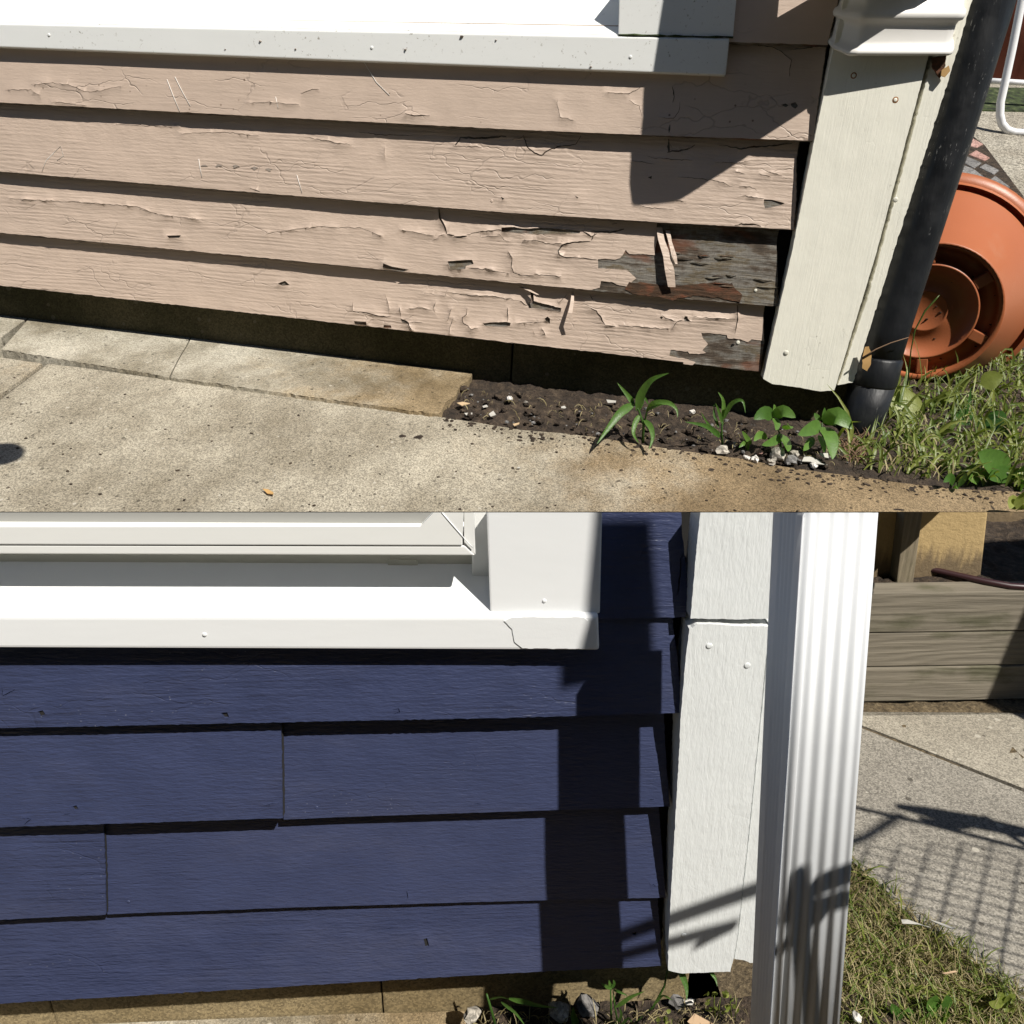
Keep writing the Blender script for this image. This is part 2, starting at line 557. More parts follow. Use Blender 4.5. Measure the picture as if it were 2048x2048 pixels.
        for m in (mats if isinstance(mats, (list, tuple)) else [mats]):
            me.materials.append(MATS[m])
        o = col_add(bpy.data.objects.new(name, me))
        if parent is not None:
            o.parent = PARENT[parent['_k']]
        else:
            o.matrix_world = fr.M @ Matrix.Translation(base)
        KEYS.append(o.name)
        return Part(o, base)

PARENT, KEYS = {}, []
class Part(dict):
    def __init__(self, o, base):
        super().__init__()
        self['_k'] = o.name
        self['_b'] = V(base)
        PARENT[o.name] = o
        self.o = o

def tag(p, label=None, cat=None, group=None, kind=None):
    o = p.o if isinstance(p, Part) else p
    for k, v in (('label', label), ('category', cat), ('group', group), ('kind', kind)):
        if v:
            o[k] = v
    return p

def thing(name, fr, base, label, cat, group=None):
    e = bpy.data.objects.new(name, None)
    e.empty_display_size = .02
    col_add(e)
    e.matrix_world = fr.M @ Matrix.Translation(V(base))
    p = Part(e, base)
    return tag(p, label, cat, group)

def lerp_poly(pts, step):
    out = []
    for a, c in zip(pts, pts[1:]):
        n = max(1, int(math.dist(a, c) / step))
        for i in range(n):
            f = i / n
            out.append((a[0] + (c[0] - a[0]) * f, a[1] + (c[1] - a[1]) * f))
    out.append(tuple(pts[-1]))
    return out

def rough_line(pts, step, amp, seed=0.0):
    pts = lerp_poly(pts, step)
    return [(x + noise.noise(V((x * .11, y * .13, seed))) * amp * .6 + noise.noise(V((x * .37, y * .41, seed + 9))) * amp * .5,
             y + noise.noise(V((x * .12, y * .10, seed + 31))) * amp * .8 + noise.noise(V((x * .4, y * .33, seed + 50))) * amp * .6) for x, y in pts]

def crack(pts, width, step=5, amp=2.5, seed=1.0):
    """an open, jagged crack in pixels -> closed outline"""
    c = rough_line(pts, step, amp, seed)
    n = len(c)
    L, R = [], []
    for i, (x, y) in enumerate(c):
        x0, y0 = c[max(i - 1, 0)]
        x1, y1 = c[min(i + 1, n - 1)]
        d = math.hypot(x1 - x0, y1 - y0) or 1
        f = i / (n - 1)
        w = width * (.25 + .75 * math.sin(math.pi * min(max(f, .02), .98)) ** .6) * (.75 + .5 * noise.noise(V((x * .2, y * .2, seed + 5))))
        w = max(w * 1.35, .5)
        nx, ny = -(y1 - y0) / d * w / 2, (x1 - x0) / d * w / 2
        L.append((x + nx, y + ny))
        R.append((x - nx, y - ny))
    return L + R[::-1]

def inside(P, poly):
    """P: (n,2) array; even-odd test"""
    x, y = P[:, 0], P[:, 1]
    q = np.array(poly)
    r = np.zeros(len(P), bool)
    j = len(q) - 1
    for i in range(len(q)):
        xi, yi, xj, yj = q[i, 0], q[i, 1], q[j, 0], q[j, 1]
        c = ((yi > y) != (yj > y))
        with np.errstate(divide='ignore', invalid='ignore'):
            r ^= c & (x < (xj - xi) * (y - yi) / (yj - yi) + xi)
        j = i
    return r

class Face:
    """the tilted face of one clapboard; bottom edge d0 metres proud of the wall"""
    def __init__(self, fr, pa, pb, d0, k, d1=None):
        a, c = fr.w(pa, d0), fr.w(pb, d0 if d1 is None else d1)
        self.fr, self.o = fr, a
        self.e1 = (c - a).normalized()
        self.e2 = V((0, k, 1))
        self.e2 = (self.e2 - self.e1 * self.e2.dot(self.e1)).normalized()
        self.n = self.e1.cross(self.e2)
        if self.n.y > 0:
            self.n = -self.n

    def at(self, p, off=0.0):
        return self.fr.plane(p, self.o + self.n * off, self.n)

    def uv(self, p):
        q = self.at(p) - self.o
        return (q.dot(self.e1), q.dot(self.e2))

    def xyz(self, uv, off=0.0):
        return self.o + self.e1 * uv[0] + self.e2 * uv[1] + self.n * off

def sheet(mb, fc, outer, holes=(), front=.0009, back=0.0, curl=None, grid=.02, mi=0, raise_top=0.0, top_idx=None, bow=0.0):
    """a plate of paint or wood cut to an outline in the plane of a board face. curl=(height, reach): edges of holes lift"""
    O2 = [fc.uv(p) for p in outer]
    if top_idx:
        for i in top_idx:
            O2[i] = (O2[i][0], O2[i][1] + raise_top)
    H2 = [[fc.uv(p) for p in h] for h in holes]
    pts, edges = [], []
    for loop in [O2] + H2:
        s = len(pts)
        pts += [V(q) for q in loop]
        edges += [(s + i, s + (i + 1) % len(loop)) for i in range(len(loop))]
    arr = np.array([tuple(p) for p in pts])
    lo, hi = arr.min(0), arr.max(0)
    gx, gy = np.meshgrid(np.arange(lo[0] + grid / 2, hi[0], grid), np.arange(lo[1] + grid / 2, hi[1], grid))
    G = np.stack([gx.ravel(), gy.ravel()], 1) + (np.random.RandomState(3).rand(gx.size, 2) - .5) * grid * .4
    if curl and H2:
        extra = []
        for h in H2:
            ha = np.array(h)
            c = ha.mean(0)
            for q in ha[::2]:
                for _ in range(2):
                    extra.append(q + (np.random.RandomState(int(abs(q[0]) * 1e5) % 9973 + _).rand(2) - .5) * curl[1] * 1.6)
        G = np.concatenate([G, np.array(extra)], 0)
    ok = inside(G, O2)
    for h in H2:
        ok &= ~inside(G, h)
    pts += [V(q) for q in G[ok]]
    vo, eo, fo, *_ = geometry.delaunay_2d_cdt(pts, edges, [], 0, 1e-6)
    P = np.array([tuple(v) for v in vo])
    cen = np.array([P[list(f)].mean(0) for f in fo])
    keep = inside(cen, O2)
    for h in H2:
        keep &= ~inside(cen, h)
    F = [f for f, k in zip(fo, keep) if k]
    lift = np.zeros(len(P))
    if curl and H2:
        E = np.concatenate([np.array(h) for h in H2], 0)
        for i in range(len(P)):
            d = np.sqrt(((E - P[i]) ** 2).sum(1)).min()
            nn = .55 + .9 * noise.noise(V((P[i][0] * 40, P[i][1] * 90, 3.3)))
            lift[i] = curl[0] * math.exp(-(d / curl[1]) ** 1.3) * max(nn, 0.05)
    if bow:
        for i in range(len(P)):
            lift[i] += bow * (noise.noise(V((P[i][0] * 5, P[i][1] * 12, 1.7))) + .5 * noise.noise(V((P[i][0] * 13, P[i][1] * 40, 8.7))))
    bm = mb.bm
    T = [bm.verts.new(fc.xyz(P[i], front + lift[i])) for i in range(len(P))]
    cnt = {}
    for f in F:
        mb.face([T[i] for i in f], mi, True)
        for a, c in zip(f, list(f[1:]) + [f[0]]):
            k = (min(a, c), max(a, c))
            cnt[k] = cnt.get(k, 0) + 1
    for (a, c), n in cnt.items():
        if n == 1:
            q = [bm.verts.new(fc.xyz(P[a], front + lift[a])), bm.verts.new(fc.xyz(P[c], front + lift[c])),
                 bm.verts.new(fc.xyz(P[c], back + lift[c] * .8)), bm.verts.new(fc.xyz(P[a], back + lift[a] * .8))]
            mb.face(q, mi)
    for v in T:
        if not v.link_faces:
            bm.verts.remove(v)
    return mb

def flake(mb, fc, pts, widths, lifts, thick=.0007):
    """a hanging strip of paint: centre line in pixels, width in pixels, lift off the face in metres"""
    L, R = [], []
    for (p, w, l) in zip(pts, widths, lifts):
        L.append(fc.at((p[0] - w / 2, p[1]), l + w * .00012))
        R.append(fc.at((p[0] + w / 2, p[1] + w * .05), l))
    mb.strip(L, R, False)
    mb.strip([q - fc.n * thick for q in R], [q - fc.n * thick for q in L], False)
    mb.strip(L, [q - fc.n * thick for q in L], False)
    mb.strip(R, [q - fc.n * thick for q in R], False)
    return mb

def bump_disc(mb, o, n, r, h, seg=12):
    r, h = r * .72, h * .5
    prof = [(r, 0), (r * .96, h * .45), (r * .75, h * .85), (r * .4, h), (0, h)]
    return mb.lathe(prof, o, n, seg)

def irregular(mb, c, r, flat=.6, seed=0, sub=2):
    """a pebble: a lumpy, flattened ball"""
    bm2 = bmesh.new()
    bmesh.ops.create_icosphere(bm2, subdivisions=sub, radius=1)
    m = {}
    a = random.Random(seed).uniform(0, 6)
    for v in bm2.verts:
        q = v.co * (1 + .55 * noise.noise(v.co * 1.4 + V((seed * 3.7, seed, 2))) + .22 * noise.noise(v.co * 3 + V((seed, 5, 2))))
        q = V((q.x * math.cos(a) - q.y * .75 * math.sin(a), q.x * math.sin(a) + q.y * .75 * math.cos(a), q.z * flat))
        m[v] = mb.bm.verts.new(V(c) + q * r)
    for f in bm2.faces:
        mb.face([m[v] for v in f.verts], 0, False)
    bm2.free()
    return mb

# ================================================================== UPPER PLACE: the weathered tan house
GA, SA = -.293, -.023                      # walk level and its slight fall along the wall
LEDGE_H = -.2865

hA = thing('house', A, (0, 0, -.36), 'weathered tan clapboard house corner with cracked and peeling paint above the concrete walk', 'house')

# --- clapboards: (bottom edge, top edge, right edge) in picture points
A_LINES = [
    [(-60, 57), (1465, 85), (1660, 91)],
    [(-60, 202.5), (0, 205.6), (512, 233), (1024, 259.7), (1300, 271), (1628, 282.5)],
    [(-60, 338.5), (0, 343.5), (512, 386), (1024, 426.7), (1300, 444), (1589, 460)],
    [(-60, 460.5), (0, 466.4), (512, 515), (1024, 566), (1300, 592), (1555, 613)],
    [(-60, 564.8), (0, 571.4), (512, 628), (1024, 686), (1300, 717), (1520, 744)],
]
A_RIGHT = [None, [(1640, 190), (1654, 94)], [(1594, 400), (1594, 318), (1600, 284)], [(1556, 560), (1553, 481), (1560, 455)], [(1529, 680), (1527, 630), (1532, 610)]]
DA, KA = .0255, .125

def cut_at(line, x):
    out = [p for p in line if p[0] < x]
    for a, c in zip(line, line[1:]):
        if a[0] < x <= c[0]:
            out.append((x, a[1] + (c[1] - a[1]) * (x - a[0]) / (c[0] - a[0])))
    return out

def board_outline(bot, top, right, amp, seed, step=9):
    b_ = rough_line(bot, step, amp, seed)
    r_ = rough_line([bot[-1]] + right, 6, amp * 1.4, seed + 3)[1:-1] + [right[-1]]
    t_ = lerp_poly(top, 60)[::-1]
    return b_ + r_ + t_, list(range(len(b_) + len(r_), len(b_) + len(r_) + len(t_)))

facesA = []
R1 = lambda *p: zz(800, 380, 4.83, p)
R2 = lambda *p: zz(1180, 380, 4.83, p)
R3 = lambda *p: zz(1180, 560, 4.83, p)
R4 = lambda *p: zz(680, 540, 3.864, p)
R5 = lambda *p: zz(1180, 180, 4.2, p)
R6 = lambda *p: zz(1440, 0, 3.178, p)
R7 = lambda *p: zz(860, 700, 3.22, p)
R8 = lambda *p: zz(1440, 700, 3.178, p)
Z1 = lambda *p: zz(0, 0, 1.8867, p)
Z2 = lambda *p: zz(1024, 0, 1.8867, p)
Z3 = lambda *p: zz(0, 512, 1.8867, p)
Z4 = lambda *p: zz(1024, 512, 1.8867, p)

HOLES = {
    1: [crack(R5((690, -30), (710, 60), (695, 105)), 2.0), crack(R5((760, 100), (745, 190), (700, 245), (600, 238)), 1.3),
        crack(R5((672, 290), (662, 360)), 3.4, amp=1), crack(Z2((360, 350), (440, 355), (500, 325)), 1.5),
        zz(1180, 180, 4.2, [(1600, 128), (1640, 115), (1665, 130), (1645, 148)]), zz(1180, 180, 4.2, [(1685, 115), (1725, 102), (1748, 135), (1722, 160), (1690, 140)]),
        crack(Z1((1530, 430), (1565, 438), (1622, 437)), 2.2, amp=1), crack(Z1((20, 340), (120, 340), (150, 358)), 1.0), crack(Z1((120, 320), (200, 315), (260, 322), (330, 348), (380, 345), (460, 325)), 1.1),
        crack(Z1((1135, 355), (1180, 338), (1205, 338)), 1.6, amp=.8), crack(Z1((930, 390), (1020, 388), (1130, 395)), 1.0), crack(Z1((200, 385), (330, 400)), 1.0),
        crack(R6((200, 285), (330, 300), (390, 330), (450, 385), (440, 490)), 2.0), crack(R6((440, 320), (560, 305), (680, 300)), 2.0),
        crack(Z2((440, 380), (480, 400), (490, 440)), 1.0), crack(Z2((170, 380), (180, 440), (230, 455)), .9)],
    2: [crack(Z1((1720, 545), (1740, 520), (1820, 522), (1910, 515)), 4.5, amp=3), crack(Z1((1710, 552), (1820, 556)), 1.6), crack(Z1((1355, 500), (1440, 510), (1560, 512)), 1.4),
        crack(Z2((0, 530), (45, 515), (60, 560), (110, 590), (150, 560), (240, 545), (260, 512)), 2.6, amp=4), crack(Z2((590, 525), (592, 575)), 4.0), crack(Z2((585, 575), (650, 568), (690, 548)), 3.0, amp=3),
        crack(R5((1080, 470), (1150, 470), (1270, 495), (1480, 475), (1700, 450)), 3.2), crack(R5((480, 560), (620, 580), (860, 590)), 1.4), crack(R5((1050, 610), (1280, 615), (1340, 595)), 1.2),
        crack(R5((340, 595), (460, 608), (540, 620)), 1.2), crack(R5((740, 728), (920, 745), (1090, 770), (1200, 815)), 1.4), crack(R5((1220, 690), (1300, 705)), 1.2), crack(R5((1420, 705), (1520, 735)), 1.4), crack(R5((1620, 735), (1715, 750)), 1.4),
        crack(R5((1500, 690), (1610, 720)), 1.2), crack(R5((1250, 810), (1340, 815), (1400, 845)), 1.2), crack(R5((1260, 890), (1460, 915)), 1.6),
        R2((1680, 92), (1760, 96), (1880, 128), (1840, 148), (1760, 168), (1690, 178), (1675, 135)), crack(R2((480, 160), (650, 180), (810, 190)), 1.3), crack(R2((800, 100), (900, 110)), 1.0), crack(R2((1400, 340), (1560, 330), (1640, 345)), 3.6, amp=4),
        crack(Z1((440, 470), (560, 475), (680, 480)), 1.2), crack(Z1((680, 505), (860, 500), (980, 515)), 1.2), crack(Z1((1150, 518), (1330, 548)), 1.2),
        zz(1180, 180, 4.2, [(485, 735), (520, 722), (515, 750)]), R1((975, 65), (1010, 85), (995, 100), (985, 85)), R1((1685, 52), (1725, 75), (1712, 84)), crack(Z1((945, 712), (985, 724)), 2.0), crack(Z1((1453, 555), (1453, 595)), .8)],
    3: [crack(R1((378, 178), (395, 290), (432, 345), (452, 425)), 4.2), crack(R1((455, 432), (530, 440)), 3.0, amp=1), crack(R1((525, 455), (585, 458), (650, 445)), 4.0, amp=1), crack(R1((650, 430), (780, 405), (980, 385)), 1.8),
        crack(R1((380, 445), (430, 432)), 1.2), crack(R1((310, 495), (375, 470)), .9), crack(R1((780, 405), (780, 455), (960, 445)), .9),
        rough_line(R1((985, 365), (1110, 358), (1180, 375), (1420, 368), (1650, 385), (1745, 400), (1735, 420), (1400, 428), (1180, 422), (985, 405)), 6, 1.0),
        crack(R1((1765, 400), (1800, 420), (1845, 452)), 3.2, amp=1), crack(R1((1850, 490), (1870, 440), (1900, 420)), 2.2), crack(R1((1840, 497), (1740, 500), (1640, 512), (1565, 535), (1530, 590), (1540, 630), (1580, 648), (1700, 650)), 2.8, amp=1.5), crack(R1((1700, 652), (1800, 662), (1900, 672)), 1.8),
        crack(R1((1200, 485), (1320, 490), (1410, 518), (1560, 520)), 1.6), crack(R1((965, 430), (1000, 480), (1060, 500)), 1.0), crack(R1((1045, 590), (1085, 650), (1080, 740), (1100, 800), (1160, 815)), 1.5), crack(R1((1140, 820), (1290, 828)), 1.3), crack(R1((1300, 810), (1420, 825), (1560, 838)), 1.4),
        rough_line(R1((460, 690), (580, 680), (700, 675), (712, 715), (640, 735), (632, 765), (490, 770), (475, 720), (460, 690)), 5, .8)[:-1], crack(R1((650, 750), (800, 768), (890, 765)), 1.6), crack(R1((880, 775), (1000, 800), (1080, 805)), .9),
        crack(R2((10, 395), (60, 400), (190, 410), (240, 405), (330, 375)), 4.2, amp=2), crack(R2((0, 460), (40, 440), (55, 400)), 1.5), crack(R2((215, 330), (262, 322)), 3.0, amp=1),
        crack(Z1((1010, 880), (1200, 855), (1360, 860), (1440, 890)), 1.0), crack(Z1((40, 750), (200, 760), (330, 765), (520, 780), (600, 810), (760, 830)), 1.0), crack(Z1((1520, 870), (1640, 890)), .9), Z3((1448, 28), (1480, 40), (1545, 52), (1520, 60), (1445, 45)),
        Z1((632, 890), (685, 888), (680, 898), (640, 898))],
    4: [crack(R4((100, 245), (100, 320)), 1.2), crack(R4((100, 322), (200, 330), (300, 355), (400, 365)), 2.2), crack(R4((345, 180), (375, 260), (385, 320)), 1.0), crack(R4((465, 290), (470, 360)), 2.0, amp=1),
        rough_line(R4((468, 375), (500, 385), (535, 405), (545, 440), (568, 470), (545, 455), (525, 415), (485, 410), (468, 375)), 4, 1)[:-1], crack(R4((540, 405), (640, 402)), 1.2), crack(R4((740, 250), (725, 300), (740, 325)), 1.2), crack(R4((540, 295), (640, 290), (720, 315)), .9),
        crack(R4((865, 290), (840, 380), (830, 400)), 1.0), crack(R4((880, 370), (850, 450), (850, 490)), 1.0), crack(R4((985, 300), (980, 340), (945, 370), (955, 410), (1020, 455), (1070, 450)), 1.8), crack(R4((1295, 285), (1300, 395)), 1.8),
        rough_line(R4((1105, 412), (1160, 404), (1290, 400), (1320, 410), (1315, 432), (1230, 438), (1120, 432), (1105, 412)), 4, .9)[:-1],
        crack(R4((860, 175), (1000, 195), (1200, 205), (1380, 235)), 1.2), crack(R4((1385, 235), (1420, 265), (1450, 280)), 2.2), rough_line(R4((1455, 262), (1480, 240), (1470, 170), (1495, 180), (1500, 240), (1600, 265), (1712, 295), (1705, 325), (1560, 300), (1460, 292), (1455, 262)), 4, 1.2)[:-1],
        R4((1583, 375), (1605, 360), (1625, 375), (1622, 415), (1590, 390)), R4((112, 395), (208, 400), (210, 425), (115, 418)), R4((340, 425), (395, 428), (400, 448), (335, 450)),
        crack(R4((650, 180), (820, 200), (835, 150)), .8), crack(R4((870, 180), (1000, 200)), .8), crack(R4((1370, 410), (1560, 405)), .9), crack(R4((1490, 470), (1500, 500)), 1.4), crack(R4((1560, 450), (1590, 510)), 1.0), crack(R4((1690, 260), (1755, 185)), 1.2),
        crack(R3((0, 268), (60, 300), (95, 350), (145, 435)), 2.6), crack(R3((145, 440), (245, 448)), 2.4, amp=.6), crack(R3((280, 440), (450, 452), (600, 462), (760, 470)), 1.2), crack(R3((800, 460), (835, 405), (900, 385)), 1.6), crack(R3((700, 345), (760, 375), (830, 400)), 1.4),
        R3((905, 375), (915, 350), (940, 350), (945, 375), (975, 402), (915, 398)), R3((672, 362), (690, 350), (705, 362), (690, 378)), crack(R3((1005, 345), (1050, 368), (1200, 372), (1400, 375)), 1.2), crack(R3((1420, 240), (1425, 380), (1400, 520)), 2.0, amp=1.5),
        crack(R3((1430, 300), (1425, 240)), 1.2), crack(R3((0, 150), (30, 200)), 1.6),
        Z3((1060, 100), (1078, 94), (1095, 110), (1070, 112), (1050, 106))],
}
PAINT_R = {   # where the paint ends on the right: outline from the board's top down to its bottom edge
    3: R2((655, 300), (640, 370), (650, 480), (630, 560), (630, 632), (510, 620), (380, 620), (345, 580), (320, 625), (290, 660), (240, 675), (150, 665), (78, 672), (80, 755), (200, 762), (350, 772), (410, 820), (445, 855), (400, 890), (390, 925), (350, 932), (260, 915), (210, 890), (105, 880), (95, 945), (25, 960)),
    4: R3((1690, 230), (1672, 320), (1678, 590), (1560, 572), (1525, 600), (1450, 572), (1330, 560), (1320, 530), (1200, 518), (1075, 508), (1090, 560), (1140, 620), (1085, 680), (1120, 700), (1050, 715), (960, 712), (945, 692), (780, 675), (765, 735), (940, 762), (1020, 795), (990, 822), (900, 812)),
}
for i in range(0, 5):
    if i == 0:
        bot = [(1400, 83.8), (1465, 85), (1570, 88), (1656, 91)]
        top, right = [(1400, -60), (1690, -50)], [(1690, -50)]
    else:
        bot, top, right = A_LINES[i], A_LINES[i - 1], A_RIGHT[i]
        top = cut_at(top, right[-1][0]) if top[-1][0] > right[-1][0] else top + [(right[-1][0], top[-1][1] + 2)]
    fc = Face(A, bot[0], bot[-1], DA, KA)
    facesA.append(fc)
    out, ti = board_outline(bot, top, right, 1.1 if i < 3 else 1.8, 11 * i + 2)
    bd = sheet(MB(), fc, out, (), 0, -.0085, grid=.06, raise_top=.02, top_idx=ti).build('siding_board', 'weathered_wood', A, hA)
    # the coat of paint on it
    if i in PAINT_R:
        pr = rough_line(PAINT_R[i], 4, 1.3, i)
        xb = pr[-1][0]
        bt = rough_line(cut_at(bot, xb), 8, 1.6, i * 5)
        bt = [(x, y - .8) for x, y in bt]
        tp = cut_at(top, pr[0][0] if i == 3 else right[-1][0])
        o2 = bt + pr[::-1] + lerp_poly(tp, 60)[::-1]
        t2 = list(range(len(o2) - len(lerp_poly(tp, 60)), len(o2)))
    else:
        bt = [(x, y - .6) for x, y in rough_line(bot, 8, 1.0, i * 5 + 40)]
        rr = rough_line([(bot[-1][0] - 2, bot[-1][1])] + [(x - 2, y) for x, y in right], 6, 2.2, i)[1:-1] + [(right[-1][0] - 2, right[-1][1])]
        tp = lerp_poly(top, 60)[::-1]
        o2 = bt + rr + tp
        t2 = list(range(len(bt) + len(rr), len(o2)))
    hs = HOLES.get(i, [])
    sheet(MB(), fc, o2, hs, .0010, .0001, curl=(.0032 if i > 2 else .0016, .0045), grid=.011, raise_top=.02, top_idx=t2, bow=.0006 if i > 1 else .0003).build(
        'paint_layer', 'peach_paint' if i < 2 else 'peach_paint_rough', A, bd)
    if i == 2:
        for p in (R1((888, 108)), Z1((252, 618)), Z1((1855, 758))):
            bump_disc(MB(), fc.at(p[0], .001), fc.n, .0032, .0012).build('nail_head', 'peach_paint', A, bd)
    if i == 3:
        m = MB()
        flake(m, fc, R2((668, 360), (690, 480), (745, 640), (770, 780), (790, 935)), [12, 13, 16, 19, 15], [.002, .006, .010, .011, .008])
        m.build('paint_flake', 'peach_paint_rough', A, bd)
        m = MB()
        flake(m, fc, R2((750, 390), (775, 500), (815, 640), (835, 715)), [9, 7, 10, 4], [.003, .007, .012, .013])
        m.build('paint_flake', 'peach_paint_rough', A, bd)
        for p in R1((895, 805)) + R3((1600, 100)):
            bump_disc(MB(), fc.at(p, .0005), fc.n, .0036, .0018).build('nail_head', 'pale_nail', A, bd)
        # rotted red heartwood laid bare in the lower half of the board
        pr = rough_line(R3((380, 20), (560, 30), (760, 60), (1020, 40), (1180, 22), (1370, 35), (1400, 85), (1470, 140), (1450, 215), (1250, 175), (1050, 150), (850, 175), (800, 195), (640, 160), (420, 140), (340, 90)), 5, 2.5, 3)
        sheet(MB(), fc, pr, (), .0012, 0, grid=.012, bow=.0012).build('rotten_patch', 'rotten_wood', A, bd)
    if i == 4:
        m = MB()
        flake(m, fc, R4((1800, 165), (1795, 240), (1780, 330), (1790, 405)), [4, 7, 8, 7], [.002, .012, .018, .016])
        m.build('paint_flake', 'peach_paint', A, bd)
        m = MB()
        flake(m, fc, R4((1400, 128), (1470, 160), (1530, 190)), [10, 9, 5], [.004, .010, .016])
        m.build('paint_flake', 'peach_paint', A, bd)
        m = MB()
        bump_disc(m, fc.at(R3((1430, 603))[0], .0005), fc.n, .0045, .002)
        m.build('nail_head', 'pale_nail', A, bd)
        m = MB()
        irregular(m, fc.at(R3((1385, 620))[0], .0001), .0035, .3, 4, 1)
        m.build('nail_hole', 'dark_gap', A, bd)

# --- sheathing behind the boards and the foundation
MB().box(-1.5, .62, .006, .05, -.195, .1).box(.30, .62, .006, .05, .1, .62).build('wall_sheathing', 'dark_gap', A, hA)
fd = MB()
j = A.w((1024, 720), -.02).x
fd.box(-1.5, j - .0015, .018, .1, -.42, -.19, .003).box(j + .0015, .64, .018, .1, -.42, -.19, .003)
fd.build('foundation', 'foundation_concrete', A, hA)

# --- corner boards
def plank(fr, name, mat, outline, d, thick, parent, amp=1.2, seed=1, step=7, bev=True, holes=()):
    pl = rough_line(outline + [outline[0]], step, amp, seed)[:-1]
    fc = Face(fr, (1000, 700) if fr is A else (1000, 1500), (1400, 700) if fr is A else (1400, 1500), d, 0.0)
    return fc, sheet(MB(), fc, pl, holes, 0, -thick, grid=.05, curl=(.0008, .004) if holes else None).build(name, mat, fr, parent)

fcA, cb = plank(A, 'corner_board', 'old_white_paint', [(1526, 758), (1583, 509), (1628, 283), (1700, -60), (1905, -60), (1857, 112), (1752, 509), (1669, 780), (1640, 783), (1600, 775), (1545, 768)], .034, .03, hA, 1.0, 4)
for p, m_, r_ in ((R6((850, 480))[0], 'rust', .006), (R6((1115, 635))[0], 'rust', .006)):
    bump_disc(MB(), fcA.at(p, .0001), fcA.n, r_, .0004, 16).build('rust_ring', 'rust', A, cb)
    bump_disc(MB(), fcA.at(p, .0003), fcA.n, r_ * .62, .0012, 14).build('nail_head', 'old_white_paint', A, cb)
for p in (R8((420, 18))[0], R6((1115, 1270))[0]):
    bump_disc(MB(), fcA.at(p, .0001), fcA.n, .0055, .003, 14).build('nail_head', 'pale_nail', A, cb)
plank(A, 'corner_trim', 'old_white_paint', [(1677, 770), (1703, 690), (1734, 600), (1759.5, 509), (1803, 350), (1866, 112), (1914, -60), (1962, -60), (1897, 160), (1786, 509), (1706, 764), (1690, 768)], .030, .03, hA, 2.6, 9)
plank(A, 'rotten_end', 'rotten_wood', R6((1350, 365), (1440, 350), (1430, 430), (1400, 495), (1380, 470), (1350, 420)), .036, .004, hA, 2.5, 3, 4)
plank(A, 'splinter', 'dry_leaf', R6((1410, 445), (1455, 415), (1465, 450), (1430, 490), (1405, 480)), .039, .003, hA, 1.5, 3, 4)

# --- window: sloping metal-clad sill and casing
def quad_prism(fr, pts, back):
    return MB().prism(pts, back)
SD = .0295
al = math.radians(38)
f0, f1 = A.w((-60, 46.5), SD), A.w((1459, 78.4), SD)
g0, g1 = A.w((-60, 92), SD), A.w((1451.5, 151), SD)
bk = V((0, math.cos(al) * .14, math.sin(al) * .14))
sl_ = MB().hexa([g0, g1, f1, f0, g0 + V((0, .06, 0)), g1 + V((0, .03, 0)), f1 + V((0, .03, .019)), f0 + V((0, .06, .036))], .0022, 3)
ce_ = A.w((1468, 77), .0)
t0, t1 = f0 + V((0, .004, .0036)), f1 + V((-.002, .004, .0036))
tq = A.w((1238, 73), SD)
tq = f0.lerp(f1, (tq.x - f0.x) / (f1.x - f0.x)) + V((0, .004, .0036))
sl_.hexa([t0 - V((0, 0, .004)), tq - V((0, 0, .004)), tq, t0, t0 + bk - V((0, 0, .02)), tq + bk - V((0, 0, .02)), tq + bk, t0 + bk])
ws = ws_A = sl_.build('window_sill', 'sill_aluminium', A, hA)
for p in Z1((1403, 180), (185, 132)) + Z2((447, 215)):
    bump_disc(MB(), A.w(p, SD), V((0, -1, 0)), .0035, .002, 10).build('nail_head', 'sill_aluminium', A, ws)
c0, c1 = A.w((1236.5, 71), .0275), A.w((1466, 76), .0275)
ctop0, ctop1 = A.w((1240, -70), .0275), A.w((1479, -70), .0275)
MB().hexa([c0, c1, ctop1, ctop0] + [q + V((0, .12, 0)) for q in (c0 - V((0, 0, .01)), c1, ctop1, ctop0)], .0015).build('window_casing', 'sill_aluminium', A, hA)
wf = f0 + bk * .94
wq = tq + bk * .94
MB().hexa([wf, wq, wq + V((0, 0, .2)), wf + V((0, 0, .2))] + [q + V((0, .03, 0)) for q in (wf, wq, wq + V((0, 0, .2)), wf + V((0, 0, .2)))]).build('window_frame', 'white_vinyl', A, hA)
# algae line where casing meets sill
m = MB()
pts = [c0.lerp(c1, k / 14) + V((0, -.0008, .0005 + .0008 * random.random())) for k in range(15)]
m.tube(pts, [.0007 + .0012 * random.random() for _ in pts], 6).build('algae_line', 'moss', A, ws)

# --- white downspout: cut-off elbow end over the corner board
dpA = thing('downspout', A, (.5, -.1, .28), 'dirty white downspout end with two raised bands, ending above the corner board', 'downspout')
def rrect(x0, x1, y0, y1, r, n=4):
    out = []
    for cx, cy, a in ((x1 - r, y0 + r, -90), (x1 - r, y1 - r, 0), (x0 + r, y1 - r, 90), (x0 + r, y0 + r, 180)):
        for k in range(n + 1):
            t = math.radians(a + 90 * k / n)
            out.append((cx + r * math.cos(t), cy + r * math.sin(t)))
    return out
def loft(mb, secs, mi=0, smooth=True, cap=(False, True)):
    rings = [[mb.bm.verts.new(q) for q in s] for s in secs]
    n = len(rings[0])
    for a, c in zip(rings, rings[1:]):
        for k in range(n):
            mb.face([a[k], a[(k + 1) % n], c[(k + 1) % n], c[k]], mi, smooth)
    if cap[0]:
        mb.face(rings[0][::-1], mi)
    if cap[1]:
        mb.face(rings[-1], mi)
    return rings
FL, FR_ = A.w((1710, 111), .056), A.w((1905, 104), .044)
